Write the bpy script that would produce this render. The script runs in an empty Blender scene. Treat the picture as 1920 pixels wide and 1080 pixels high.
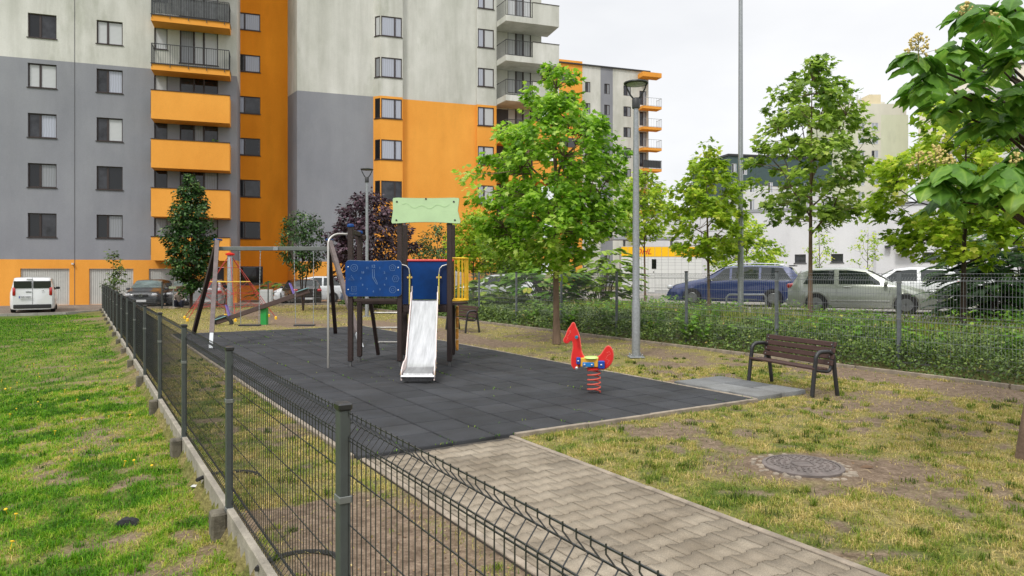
import bpy, math, random
import numpy as np
from mathutils import Vector, Matrix
random.seed(7)
rng = np.random.default_rng(11)
R = math.radians
PI = math.pi
scene = bpy.context.scene
C = scene.collection

# ------------------------------------------------------------------ camera, world, sun
FPX, HORI, CAMZ = 1300.0, 512.0, 1.7          # focal length in px of a 1920 wide frame, horizon row, eye height
cam_d = bpy.data.cameras.new('camera')
cam = bpy.data.objects.new('camera', cam_d); C.objects.link(cam)
cam_d.sensor_width = 36.0
cam_d.lens = 36.0*FPX/1920.0
cam_d.shift_y = -(540.0-HORI)/1920.0
cam_d.clip_start = 0.05; cam_d.clip_end = 2000.0
cam.location = (0, 0, CAMZ)
cam.rotation_euler = (R(90), 0, 0)
scene.camera = cam

SUN_EL, SUN_AZ = 52.0, 205.0                  # azimuth: clockwise from +Y
world = bpy.data.worlds.new("World"); scene.world = world
world.use_nodes = True
nt = world.node_tree; nt.nodes.clear()
def wn(t, **k):
    n = nt.nodes.new(t)
    for a, b in k.items(): setattr(n, a, b)
    return n
out = wn('ShaderNodeOutputWorld'); bg = wn('ShaderNodeBackground')
sky = wn('ShaderNodeTexSky', sky_type='NISHITA', sun_disc=False)
sky.sun_elevation = R(SUN_EL); sky.sun_rotation = R(SUN_AZ)
tc = wn('ShaderNodeTexCoord'); mp = wn('ShaderNodeMapping'); mp.inputs['Scale'].default_value = (1.0, 1.0, 2.6)
cl = wn('ShaderNodeTexNoise'); cl.inputs['Scale'].default_value = 1.6; cl.inputs['Detail'].default_value = 5; cl.inputs['Roughness'].default_value = .5
cr = wn('ShaderNodeValToRGB')
cr.color_ramp.elements[0].position = .30; cr.color_ramp.elements[0].color = (9.1, 9.35, 9.85, 1)
cr.color_ramp.elements[1].position = .70; cr.color_ramp.elements[1].color = (12.6, 12.65, 12.75, 1)
mx = wn('ShaderNodeMix', data_type='RGBA'); mx.inputs[0].default_value = .93
nt.links.new(tc.outputs['Generated'], mp.inputs[0]); nt.links.new(mp.outputs[0], cl.inputs['Vector'])
nt.links.new(cl.outputs['Fac'], cr.inputs[0])
nt.links.new(sky.outputs[0], mx.inputs[6]); nt.links.new(cr.outputs[0], mx.inputs[7])
sp = wn('ShaderNodeSeparateXYZ'); nt.links.new(tc.outputs['Generated'], sp.inputs[0])      # overcast sky: the zenith is brighter than the horizon
gr = wn('ShaderNodeValToRGB'); gr.color_ramp.elements[0].position = .36; gr.color_ramp.elements[0].color = (.445, .445, .445, 1)
gr.color_ramp.elements[1].position = .95; gr.color_ramp.elements[1].color = (1, .99, .97, 1)
nt.links.new(sp.outputs['Z'], gr.inputs[0])
mm = wn('ShaderNodeMix', data_type='RGBA', blend_type='MULTIPLY'); mm.inputs[0].default_value = 1.0
nt.links.new(mx.outputs[2], mm.inputs[6]); nt.links.new(gr.outputs[0], mm.inputs[7])
nt.links.new(mm.outputs[2], bg.inputs['Color']); bg.inputs['Strength'].default_value = 0.15
nt.links.new(bg.outputs[0], out.inputs[0])

sd = bpy.data.lights.new('sun', 'SUN'); sd.energy = 1.5; sd.angle = R(10); sd.color = (1.0, .965, .90)
so = bpy.data.objects.new('sun', sd); C.objects.link(so)
az, el = R(SUN_AZ), R(SUN_EL)
sdir = Vector((math.sin(az)*math.cos(el), math.cos(az)*math.cos(el), math.sin(el)))
so.rotation_euler = (-sdir).to_track_quat('-Z', 'Y').to_euler(); so.location = (0, -10, 40)

vs = scene.view_settings
vs.view_transform = 'Standard'; vs.look = 'None'; vs.gamma = 1.0; vs.exposure = 0.38; vs.use_curve_mapping = False
scene.render.engine = 'CYCLES'
scene.cycles.max_bounces = 6; scene.cycles.diffuse_bounces = 3; scene.cycles.glossy_bounces = 3
scene.cycles.transmission_bounces = 4; scene.cycles.transparent_max_bounces = 8
scene.cycles.use_denoising = True

# ------------------------------------------------------------------ site frame: u runs along the near fence, v across it
D = (-0.529, 0.849); E = (0.849, 0.529)
def W(u, v, z=0.0): return (u*D[0]+v*E[0], u*D[1]+v*E[1], z)
def UV(x, y): return (x*D[0]+y*D[1], x*E[0]+y*E[1])
TH = math.atan2(D[1], D[0])                    # local X along +u, local Y along -v
def at(px, py, Y): return ((px-960)*Y/FPX, Y, CAMZ+(HORI-py)*Y/FPX)

# ------------------------------------------------------------------ materials
MATS = {}
def srgb(r, g, b):
    f = lambda c: (c/255/12.92) if c/255 <= .04045 else ((c/255+.055)/1.055)**2.4
    return (f(r), f(g), f(b))
def mat(name, col, rough=.7, metal=0.0, var=0.0, vscale=3.0, bump=0.0, bscale=60.0, col2=None, spec=.5, coat=0.0, stretch=None, bdist=.01):
    if name in MATS: return MATS[name]
    m = bpy.data.materials.new(name); m.use_nodes = True
    n = m.node_tree; p = n.nodes['Principled BSDF']
    p.inputs['Base Color'].default_value = (*col, 1); p.inputs['Roughness'].default_value = rough
    p.inputs['Metallic'].default_value = metal; p.inputs['Specular IOR Level'].default_value = spec
    p.inputs['Coat Weight'].default_value = coat; p.inputs['Coat Roughness'].default_value = .05
    tcn = n.nodes.new('ShaderNodeTexCoord'); vec = tcn.outputs['Object']
    if stretch:
        mpn = n.nodes.new('ShaderNodeMapping'); mpn.inputs['Scale'].default_value = stretch
        n.links.new(vec, mpn.inputs[0]); vec = mpn.outputs[0]
    if var or col2:
        ns = n.nodes.new('ShaderNodeTexNoise'); ns.inputs['Scale'].default_value = vscale; ns.inputs['Detail'].default_value = 6; ns.inputs['Roughness'].default_value = .65
        n.links.new(vec, ns.inputs['Vector'])
        rp = n.nodes.new('ShaderNodeValToRGB')
        a = col if col2 else tuple(max(0, c*(1-var)) for c in col)
        b = col2 if col2 else tuple(min(1, c*(1+var)) for c in col)
        rp.color_ramp.elements[0].position = .32; rp.color_ramp.elements[0].color = (*a, 1)
        rp.color_ramp.elements[1].position = .68; rp.color_ramp.elements[1].color = (*b, 1)
        n.links.new(ns.outputs['Fac'], rp.inputs[0]); n.links.new(rp.outputs[0], p.inputs['Base Color'])
    if bump:
        nb = n.nodes.new('ShaderNodeTexNoise'); nb.inputs['Scale'].default_value = bscale; nb.inputs['Detail'].default_value = 4
        n.links.new(tcn.outputs['Object'], nb.inputs['Vector'])
        bp = n.nodes.new('ShaderNodeBump'); bp.inputs['Strength'].default_value = bump; bp.inputs['Distance'].default_value = bdist
        n.links.new(nb.outputs['Fac'], bp.inputs['Height']); n.links.new(bp.outputs[0], p.inputs['Normal'])
    MATS[name] = m
    return m
def attr_mat(name, stops, rough=.6, trans=0.0, attr='tint', spec=.3, bump=0):
    """base colour read from a per-piece random value; optional leaf translucency"""
    if name in MATS: return MATS[name]
    m = bpy.data.materials.new(name); m.use_nodes = True
    n = m.node_tree; p = n.nodes['Principled BSDF']
    a = n.nodes.new('ShaderNodeAttribute'); a.attribute_name = attr
    rp = n.nodes.new('ShaderNodeValToRGB')
    while len(rp.color_ramp.elements) < len(stops): rp.color_ramp.elements.new(.5)
    for e, (ps, c) in zip(rp.color_ramp.elements, stops): e.position = ps; e.color = (*c, 1)
    n.links.new(a.outputs['Fac'], rp.inputs[0]); n.links.new(rp.outputs[0], p.inputs['Base Color'])
    p.inputs['Roughness'].default_value = rough; p.inputs['Specular IOR Level'].default_value = spec
    if bump:
        tcn = n.nodes.new('ShaderNodeTexCoord')
        nb = n.nodes.new('ShaderNodeTexNoise'); nb.inputs['Scale'].default_value = 150; nb.inputs['Detail'].default_value = 4
        n.links.new(tcn.outputs['Object'], nb.inputs['Vector'])
        bp = n.nodes.new('ShaderNodeBump'); bp.inputs['Strength'].default_value = bump; bp.inputs['Distance'].default_value = .004
        n.links.new(nb.outputs['Fac'], bp.inputs['Height']); n.links.new(bp.outputs[0], p.inputs['Normal'])
        mxn = n.nodes.new('ShaderNodeMix'); mxn.data_type = 'RGBA'; mxn.blend_type = 'MULTIPLY'; mxn.inputs[0].default_value = .8
        r2 = n.nodes.new('ShaderNodeValToRGB'); r2.color_ramp.elements[0].position = .3; r2.color_ramp.elements[0].color = (.55, .55, .55, 1)
        r2.color_ramp.elements[1].position = .7; r2.color_ramp.elements[1].color = (1.15, 1.15, 1.15, 1)
        n.links.new(nb.outputs['Fac'], r2.inputs[0])
        nl = n.nodes.new('ShaderNodeTexNoise'); nl.inputs['Scale'].default_value = 1.4; nl.inputs['Detail'].default_value = 7; nl.inputs['Roughness'].default_value = .65
        n.links.new(tcn.outputs['Object'], nl.inputs['Vector']); r3 = n.nodes.new('ShaderNodeValToRGB')
        r3.color_ramp.elements[0].position = .36; r3.color_ramp.elements[0].color = (.74, .72, .69, 1); r3.color_ramp.elements[1].position = .62; r3.color_ramp.elements[1].color = (1.10, 1.10, 1.10, 1)
        n.links.new(nl.outputs['Fac'], r3.inputs[0]); mx3 = n.nodes.new('ShaderNodeMix'); mx3.data_type = 'RGBA'; mx3.blend_type = 'MULTIPLY'; mx3.inputs[0].default_value = 1.0
        n.links.new(rp.outputs[0], mxn.inputs[6]); n.links.new(r2.outputs[0], mxn.inputs[7]); n.links.new(mxn.outputs[2], mx3.inputs[6]); n.links.new(r3.outputs[0], mx3.inputs[7]); n.links.new(mx3.outputs[2], p.inputs['Base Color'])
    if trans:
        tr = n.nodes.new('ShaderNodeBsdfTranslucent'); n.links.new(rp.outputs[0], tr.inputs['Color'])
        ms = n.nodes.new('ShaderNodeMixShader'); ms.inputs[0].default_value = trans
        o = n.nodes['Material Output']
        n.links.new(p.outputs[0], ms.inputs[1]); n.links.new(tr.outputs[0], ms.inputs[2]); n.links.new(ms.outputs[0], o.inputs[0])
    MATS[name] = m
    return m

# ------------------------------------------------------------------ mesh builder
class MB:
    def __init__(s): s.v = []; s.f = []; s.mi = []
    def add(s, vs, fs, mi=0):
        b = len(s.v); s.v.extend(tuple(p) for p in vs)
        for f in fs: s.f.append(tuple(i+b for i in f)); s.mi.append(mi)
        return s
    def box(s, c, d, rz=0.0, mi=0, M=None):
        x, y, z = d[0]/2, d[1]/2, d[2]/2
        P = [(-x,-y,-z),(x,-y,-z),(x,y,-z),(-x,y,-z),(-x,-y,z),(x,-y,z),(x,y,z),(-x,y,z)]
        if M is not None: P = [tuple(M @ Vector(p)) for p in P]
        cz, sz = math.cos(rz), math.sin(rz)
        P = [(c[0]+p[0]*cz-p[1]*sz, c[1]+p[0]*sz+p[1]*cz, c[2]+p[2]) for p in P]
        return s.add(P, [(0,3,2,1),(4,5,6,7),(0,1,5,4),(1,2,6,5),(2,3,7,6),(3,0,4,7)], mi)
    def cbox(s, c, d, b=.004, rz=0.0, mi=0):
        """box with chamfered edges"""
        x, y, z = d[0]/2, d[1]/2, d[2]/2; b = min(b, x*.49, y*.49, z*.49)
        def ring(xx, yy, zz, k):
            return [(-xx+k,-yy,zz),(xx-k,-yy,zz),(xx,-yy+k,zz),(xx,yy-k,zz),(xx-k,yy,zz),(-xx+k,yy,zz),(-xx,yy-k,zz),(-xx,-yy+k,zz)]
        P = ring(x-b, y-b, -z, b*.4)+ring(x, y, -z+b, b)+ring(x, y, z-b, b)+ring(x-b, y-b, z, b*.4)
        cz, sz = math.cos(rz), math.sin(rz)
        P = [(c[0]+p[0]*cz-p[1]*sz, c[1]+p[0]*sz+p[1]*cz, c[2]+p[2]) for p in P]
        F = [tuple(range(7,-1,-1)), tuple(range(24,32))]
        for k in range(3):
            for i in range(8):
                j = (i+1) % 8; F.append((k*8+i, k*8+j, (k+1)*8+j, (k+1)*8+i))
        return s.add(P, F, mi)
    def tube(s, path, r, n=8, mi=0, closed=False, cap=True):
        P = [Vector(p) for p in path]; m = len(P)
        rs = r if isinstance(r, (list, tuple)) else [r]*m
        vs = []; up = None
        for i in range(m):
            if closed: t = P[(i+1) % m]-P[i-1]
            else: t = P[min(i+1, m-1)]-P[max(i-1, 0)]
            if t.length < 1e-9: t = Vector((0,0,1))
            t.normalize()
            if up is None:
                up = Vector((0,0,1)) if abs(t.z) < .9 else Vector((1,0,0))
            a = t.cross(up)
            if a.length < 1e-6: a = t.cross(Vector((.3,1,.2)))
            a.normalize(); b = a.cross(t).normalized(); up = b
            off = PI/4 if n == 4 else 0
            for k in range(n):
                an = 2*PI*k/n+off; vs.append(P[i]+(a*math.cos(an)+b*math.sin(an))*rs[i])
        fs = []
        for i in range(m if closed else m-1):
            j = (i+1) % m
            for k in range(n):
                l = (k+1) % n; fs.append((i*n+k, i*n+l, j*n+l, j*n+k))
        if cap and not closed:
            fs.append(tuple(range(n-1,-1,-1))); fs.append(tuple((m-1)*n+k for k in range(n)))
        return s.add(vs, fs, mi)
    def lathe(s, prof, n=16, c=(0,0,0), axis='z', mi=0):
        vs = []
        for r, z in prof:
            for k in range(n):
                a = 2*PI*k/n; x, y = r*math.cos(a), r*math.sin(a)
                p = (x, y, z) if axis == 'z' else ((x, z, y) if axis == 'y' else (z, x, y))
                vs.append((c[0]+p[0], c[1]+p[1], c[2]+p[2]))
        fs = []
        for i in range(len(prof)-1):
            for k in range(n):
                l = (k+1) % n; fs.append((i*n+k, i*n+l, (i+1)*n+l, (i+1)*n+k))
        fs.append(tuple(range(n-1,-1,-1))); fs.append(tuple((len(prof)-1)*n+k for k in range(n)))
        return s.add(vs, fs, mi)
    def prism(s, pts, y0, y1, mi=0, M=None):
        """outline given in (x, z), extruded along y"""
        n = len(pts)
        vs = [(p[0], y0, p[1]) for p in pts]+[(p[0], y1, p[1]) for p in pts]
        if M is not None: vs = [tuple(M @ Vector(v)) for v in vs]
        fs = [tuple(range(n)), tuple(range(2*n-1, n-1, -1))]
        for i in range(n):
            j = (i+1) % n; fs.append((i, i+n, j+n, j))
        return s.add(vs, fs, mi)
    def slab(s, pts, z0, z1, mi=0):
        """outline in (x, y), extruded in z"""
        n = len(pts)
        vs = [(p[0], p[1], z0) for p in pts]+[(p[0], p[1], z1) for p in pts]
        fs = [tuple(range(n-1,-1,-1)), tuple(range(n, 2*n))]
        for i in range(n):
            j = (i+1) % n; fs.append((i, j, j+n, i+n))
        return s.add(vs, fs, mi)
    def quad(s, a, b, c, d, mi=0): return s.add([a,b,c,d], [(0,1,2,3)], mi)
    def build(s, name, mats, parent=None, smooth=None, kind=None, label=None, fix=False):
        me = bpy.data.meshes.new(name)
        me.from_pydata(s.v, [], s.f)
        ml = mats if isinstance(mats, (list, tuple)) else [mats]
        for m in ml: me.materials.append(m)
        if len(ml) > 1: me.polygons.foreach_set('material_index', s.mi)
        if fix:
            import bmesh
            bm = bmesh.new(); bm.from_mesh(me); bmesh.ops.recalc_face_normals(bm, faces=bm.faces[:]); bm.to_mesh(me); bm.free()
        if smooth is not None:
            me.polygons.foreach_set('use_smooth', [True]*len(me.polygons))
            me.set_sharp_from_angle(angle=R(smooth))
        me.update()
        o = bpy.data.objects.new(name, me); C.objects.link(o)
        if parent: o.parent = parent
        if kind: o['kind'] = kind
        if label: o['label'] = label
        return o

def tag(o, label, cat, group=None, kind=None):
    o['label'] = label; o['category'] = cat
    if group: o['group'] = group
    if kind: o['kind'] = kind
    return o
def thing(name, label, cat, loc=(0,0,0), rz=0.0, group=None):
    o = bpy.data.objects.new(name, None); C.objects.link(o)
    o.location = loc; o.rotation_euler = (0,0,rz); o.empty_display_size = .2
    return tag(o, label, cat, group)
def copy_tree(o, parent=None):
    c = o.copy(); C.objects.link(c)
    if parent: c.parent = parent
    for ch in list(o.children): copy_tree(ch, c)
    return c
def np_mesh(name, verts, faces_flat, counts, material, tint=None, parent=None, kind=None, smooth=False, attr='tint'):
    """fast mesh from numpy: verts (n,3), loops flat, verts per face"""
    me = bpy.data.meshes.new(name)
    me.vertices.add(len(verts)); me.vertices.foreach_set('co', np.asarray(verts, dtype=np.float32).ravel())
    me.loops.add(len(faces_flat)); me.loops.foreach_set('vertex_index', np.asarray(faces_flat, dtype=np.int32))
    me.polygons.add(len(counts))
    st = np.concatenate([[0], np.cumsum(counts)[:-1]]).astype(np.int32)
    me.polygons.foreach_set('loop_start', st); me.polygons.foreach_set('loop_total', np.asarray(counts, dtype=np.int32))
    if smooth: me.polygons.foreach_set('use_smooth', np.ones(len(counts), dtype=bool))
    me.update(calc_edges=True)
    if tint is not None:
        a = me.attributes.new(attr, 'FLOAT', 'POINT'); a.data.foreach_set('value', np.asarray(tint, dtype=np.float32))
    for m_ in (material if isinstance(material, (list, tuple)) else [material]): me.materials.append(m_)
    o = bpy.data.objects.new(name, me); C.objects.link(o)
    if parent: o.parent = parent
    if kind: o['kind'] = kind
    return o

# value noise shared by the ground and everything growing on it
_lat = np.random.default_rng(3).random((256, 256))
def vnoise(x, y, sc, seed=0):
    x = np.asarray(x)*sc+seed*17.3; y = np.asarray(y)*sc+seed*9.1
    xi = np.floor(x).astype(int); yi = np.floor(y).astype(int); fx = x-xi; fy = y-yi
    fx = fx*fx*(3-2*fx); fy = fy*fy*(3-2*fy)
    g = lambda a, b: _lat[a & 255, b & 255]
    return (g(xi,yi)*(1-fx)+g(xi+1,yi)*fx)*(1-fy)+(g(xi,yi+1)*(1-fx)+g(xi+1,yi+1)*fx)*fy
def fbm(x, y, sc, oc=4, seed=0):
    t = 0; a = .5; n = 0
    for i in range(oc): t = t+a*vnoise(x, y, sc*2**i, seed+i*3); n += a; a *= .55
    return t/n
def sm(a, b, x):
    t = np.clip((np.asarray(x, dtype=float)-a)/(b-a), 0, 1); return t*t*(3-2*t)

# ------------------------------------------------------------------ ground
V_F, V_R, U_B = 0.895, 12.13, 37.7             # near fence, far fence, back fence
MAN = at(1505, 877, 6.05)                      # manhole position (x, y)
def height(X, Y):
    X = np.asarray(X, dtype=float); Y = np.asarray(Y, dtype=float); u, v = UV(X, Y)
    out_l = -.15-.50*sm(-.5, 6.5, V_F-v)*(1-.85*sm(14, 30, u))
    h = np.where(v < V_F-.02, out_l, 0.0)
    h = h*(1-sm(33, 37, u)*(v < V_F))+(-.16)*sm(33, 37, u)*(v < V_F)
    bank = (.04+.42*sm(12.2, 15.8, v))*sm(V_R-.5, V_R+.15, v)
    h = np.where(v >= V_F-.02, h+bank, h)
    h = np.where(v >= V_F-.02, h*(1-sm(37.2, 38.4, u))+(-.16)*sm(37.2, 38.4, u), h)
    lump = ((fbm(X, Y, 1.1, 3, 5)-.5)*.05+(fbm(X, Y, 5.5, 3, 6)-.5)*.022)*(1-sm(17, 30, Y))
    flat = ((v > 2.0) & (v < 7.8) & (u > -3) & (u < 21.4)).astype(float)
    flat = np.maximum(flat, ((v > 7.6) & (v < 8.95) & (u > 6) & (u < 7.8)).astype(float))
    lump = np.where(flat > 0, -.02, lump-.006)
    lump = np.where((Y > 30) | (np.abs(X) > 60), -.02, lump)
    dm = np.hypot(np.asarray(X)-MAN[0], np.asarray(Y)-MAN[1])
    return h+lump+.03*(1-sm(.34, .75, dm))
def masks(X, Y):
    """(bare soil 0..1, greenness 0..1)"""
    u, v = UV(X, Y)
    inside = (v > V_F) & (v < V_R)
    n1 = fbm(X, Y, .9, 4, 1); n2 = fbm(X, Y, 4.2, 4, 2); n3 = fbm(X, Y, .35, 3, 8)
    soil_in = .95*sm(.50, .60, .42*n1+.58*n2+.005)
    X = np.asarray(X); Y = np.asarray(Y)
    dm = np.hypot((X-MAN[0]-.25)/1.25, (Y-MAN[1]-.02)/.60)
    soil_in = np.maximum(soil_in, 1-sm(.62, 1.05, dm+(n2-.5)*.5))
    soil_in = np.maximum(soil_in, (1-sm(.35, .8, np.abs(v-11.0)+(n2-.5)*.7))*(u < 7.8)*1.0)     # worn strip by the hedge
    soil_in = np.maximum(soil_in, (1-sm(.3, .95, np.abs(v-1.55)+(n2-.5)*.8))*(u < 5.2)*1.0)
    soil_in = np.maximum(soil_in, (1-sm(.35, 1.0, np.abs(v-8.5)+(n2-.5)*1.0))*(u > 13.5)*(u < 24))   # trodden line past the far bench
    soil_in = np.maximum(soil_in, (1-sm(.5, 1.3, np.abs(v-6.2)+(n2-.5)*1.4))*(u > 22)*(u < 34))
    soil_in = np.maximum(soil_in, (1-sm(.2, .8, np.hypot(u-10.9, v-10.3)/.9))*1.0)
    near_bench = 1-sm(.4, 1.0, np.hypot((u-6.0)/1.3, (v-8.9)/.6)+(n2-.5)*.6)
    soil_in = np.maximum(soil_in, near_bench*.8)
    soil_in = soil_in*(1-.75*sm(22, 24, u)*(v < 4.5))
    soil_out = .85*sm(.60, .69, .30*n1+.70*n2+.035*(1-sm(.3, 2.5, V_F-v)))*(1-sm(2.5, 5.0, V_F-v))
    soil_out = np.maximum(soil_out, (1-sm(.2, .75, np.hypot((u-9.2)/2.0, (v-.15)/.5)+(n2-.5)*.9))*.8)
    soil = np.where(v < V_F, soil_out, np.where(v < V_R, soil_in, .3))
    g_in = .15+.75*sm(.46, .64, n3*.45+n2*.55-.01*(Y-6))
    g_out = .30+.70*sm(.3, 6.0, V_F-v+.13*(np.clip(u, 2, 24)-6)+(n1-.5)*3.0)
    g_out = np.clip(g_out-.35*sm(.5, .66, n2)*(1-sm(2, 6, V_F-v))+.55*sm(.50, .60, fbm(X, Y, 2.2, 3, 19))*(1-sm(1, 4, V_F-v)), 0, 1)
    green = np.where(v < V_F, g_out, np.where(v < V_R, g_in, .55))
    return soil, green
def axis_grid(*segs):
    r = []
    for a, b, st in segs: r += list(np.arange(a, b, st))
    return np.array(r+[segs[-1][1]])
gx = axis_grid((-600,-100,60), (-100,-40,8), (-40,-14,1.5), (-14,-6,.3), (-6,8,.075), (8,20,.4), (20,50,2), (50,120,10), (120,600,60))
gy = axis_grid((-300,-20,40), (-20,0,2), (0,2,.25), (2,11.5,.075), (11.5,24,.2), (24,44,.7), (44,120,8), (120,900,80))
GX, GY = np.meshgrid(gx, gy)
GZ = height(GX, GY)
so_, gr_ = masks(GX, GY)
nx, ny = len(gx), len(gy)
idx = np.arange(nx*ny).reshape(ny, nx)
fq = np.stack([idx[:-1,:-1], idx[:-1,1:], idx[1:,1:], idx[1:,:-1]], -1).reshape(-1)
m = bpy.data.materials.new('soil_and_thatch'); m.use_nodes = True; MATS['ground'] = m
n = m.node_tree; p = n.nodes['Principled BSDF']; p.inputs['Roughness'].default_value = .95; p.inputs['Specular IOR Level'].default_value = .15
def gattr(nm): a = n.nodes.new('ShaderNodeAttribute'); a.attribute_name = nm; return a
a1, a2 = gattr('tint'), gattr('green')
tcn = n.nodes.new('ShaderNodeTexCoord')
def gnoise(s, d=6):
    q = n.nodes.new('ShaderNodeTexNoise'); q.inputs['Scale'].default_value = s; q.inputs['Detail'].default_value = d; q.inputs['Roughness'].default_value = .7
    n.links.new(tcn.outputs['Object'], q.inputs['Vector']); return q
def ramp(src, stops):
    q = n.nodes.new('ShaderNodeValToRGB')
    while len(q.color_ramp.elements) < len(stops): q.color_ramp.elements.new(.5)
    for e, (ps, c) in zip(q.color_ramp.elements, stops): e.position = ps; e.color = (*c, 1)
    n.links.new(src, q.inputs[0]); return q
def gmix(f, a, b):
    q = n.nodes.new('ShaderNodeMix'); q.data_type = 'RGBA'; n.links.new(f, q.inputs[0]); n.links.new(a, q.inputs[6]); n.links.new(b, q.inputs[7]); return q
n1, n2 = gnoise(38), gnoise(9)
dirt = ramp(n1.outputs[0], [(.28, (.115,.080,.056)), (.5, (.20,.146,.104)), (.72, (.31,.235,.172))])
straw = ramp(n1.outputs[0], [(.3, (.12,.095,.04)), (.52, (.26,.21,.085)), (.7, (.42,.34,.15))])
lawn = ramp(n1.outputs[0], [(.3, (.026,.050,.006)), (.55, (.070,.128,.010)), (.72, (.13,.20,.02))])
blot = ramp(n2.outputs[0], [(.34, (.58,.56,.54)), (.60, (1.12,1.12,1.12))])
def gmul(a, b): q = n.nodes.new('ShaderNodeMix'); q.data_type = 'RGBA'; q.blend_type = 'MULTIPLY'; q.inputs[0].default_value = 1.0; n.links.new(a, q.inputs[6]); n.links.new(b, q.inputs[7]); return q
dirt = gmul(dirt.outputs[0], blot.outputs[0])
g = gmix(a2.outputs['Fac'], straw.outputs[0], lawn.outputs[0])
f = gmix(a1.outputs['Fac'], g.outputs[2], dirt.outputs[2])
n.links.new(f.outputs[2], p.inputs['Base Color'])
bp = n.nodes.new('ShaderNodeBump'); bp.inputs['Strength'].default_value = .7; bp.inputs['Distance'].default_value = .02
n.links.new(n1.outputs[0], bp.inputs['Height']); n.links.new(bp.outputs[0], p.inputs['Normal'])
ground = np_mesh('ground', np.stack([GX, GY, GZ], -1).reshape(-1, 3), fq, np.full((nx-1)*(ny-1), 4), m, tint=so_.ravel(), kind='structure', smooth=True)
ga = ground.data.attributes.new('green', 'FLOAT', 'POINT'); ga.data.foreach_set('value', gr_.ravel().astype(np.float32))

# ------------------------------------------------------------------ paved surfaces
def paver_mat(name, cols, s, rot, squash=.5):
    m = bpy.data.materials.new(name); m.use_nodes = True; n = m.node_tree; p = n.nodes['Principled BSDF']; p.inputs['Roughness'].default_value = .9
    t = n.nodes.new('ShaderNodeTexCoord'); mp_ = n.nodes.new('ShaderNodeMapping'); mp_.inputs['Rotation'].default_value = (0,0,rot)
    b = n.nodes.new('ShaderNodeTexBrick'); b.inputs['Scale'].default_value = s; b.inputs['Mortar Size'].default_value = .03; b.inputs['Brick Width'].default_value = .5; b.inputs['Row Height'].default_value = .28
    for k, c in zip(('Color1','Color2','Mortar'), cols): b.inputs[k].default_value = (*c, 1)
    n.links.new(t.outputs['Object'], mp_.inputs[0]); n.links.new(mp_.outputs[0], b.inputs['Vector'])
    ns = n.nodes.new('ShaderNodeTexNoise'); ns.inputs['Scale'].default_value = .6; ns.inputs['Detail'].default_value = 8; ns.inputs['Roughness'].default_value = .7
    n.links.new(t.outputs['Object'], ns.inputs['Vector'])
    mxn = n.nodes.new('ShaderNodeMix'); mxn.data_type = 'RGBA'; mxn.blend_type = 'MULTIPLY'; mxn.inputs[0].default_value = .9
    r2 = n.nodes.new('ShaderNodeValToRGB'); r2.color_ramp.elements[0].position = .35; r2.color_ramp.elements[0].color = (.6,.58,.55,1); r2.color_ramp.elements[1].position = .62; r2.color_ramp.elements[1].color = (1.05,1.03,1,1)
    n.links.new(ns.outputs[0], r2.inputs[0]); n.links.new(b.outputs['Color'], mxn.inputs[6]); n.links.new(r2.outputs[0], mxn.inputs[7]); n.links.new(mxn.outputs[2], p.inputs['Base Color'])
    return m
street_m = paver_mat('street_pavers', ((.22,.17,.14),(.30,.25,.20),(.10,.085,.07)), 2.4, TH)
park_m = paver_mat('parking_pavers', ((.34,.32,.30),(.42,.40,.37),(.16,.15,.13)), 2.0, TH)
mb = MB()
# street between the lawn and the garages (left of and behind the playground), draped just above the lawn level
pts = [(-75,25.5), (-40,27.5), (-24.5,28.2), (-20.2,31.4), W(38.4,V_F)[:2], W(38.4,14)[:2], (12,52), (14,75), (-75,75)]
mb.slab(pts, -.30, -.10); mb.build('street', street_m, kind='structure')
mb = MB()
for a, b in zip(pts[:-4], pts[1:-3]):
    d = math.hypot(b[0]-a[0], b[1]-a[1]); k = max(1, int(d/1.0))
    for i in range(k):
        t = (i+.5)/k; mb.box((a[0]+(b[0]-a[0])*t, a[1]+(b[1]-a[1])*t, -.17), (d/k-.01, .10, .22), rz=math.atan2(b[1]-a[1], b[0]-a[0]))
mb.build('street_kerb', mat('concrete_kerb', (.34,.32,.29), .9, var=.25, vscale=4, bump=.3), kind='structure')
mb = MB()
mb.slab([W(-30,17.4)[:2], W(37,17.4)[:2], W(37,80)[:2], W(-30,80)[:2]][::-1], .2, .5); mb.build('parking_area', park_m, kind='structure')

conc = mat('aged_concrete', (.27,.225,.175), .95, var=.35, vscale=6, bump=.5, bscale=80)
# garden path of interlocking double-T pavers
PV0, PV1, UE = 2.17, 3.85, 6.12
mb = MB(); mb.box((0,0,0),(1,1,1)); mb.v = []; mb.f = []; mb.mi = []
def base_sheet(u0, u1, v0, v1, z0, z1, name, m_):
    q = MB(); q.slab([W(u0,v0)[:2], W(u1,v0)[:2], W(u1,v1)[:2], W(u0,v1)[:2]][::-1], z0, z1); return q.build(name, m_, kind='structure')
base_sheet(-3, UE, PV0, PV1, -.05, -.006, 'path_bed', mat('joint_sand', (.05,.042,.034), 1.0, var=.3, vscale=20))
PVs, PFs, PCs, PTs = [], [], [], []
Lb, p_, am = .205, .160, .0110
def wv(t):  # trapezoid wave, period Lb, +1 at 0
    t = abs(((t/Lb+.5) % 1)-.5)*2
    return 1-2*min(1, max(0, (t-.38)/.24))
def clipv(q):  # keep pavers within the path
    return min(max(q, PV0+.065), PV1-.065)
row = 0; uu = -2.6
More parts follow.
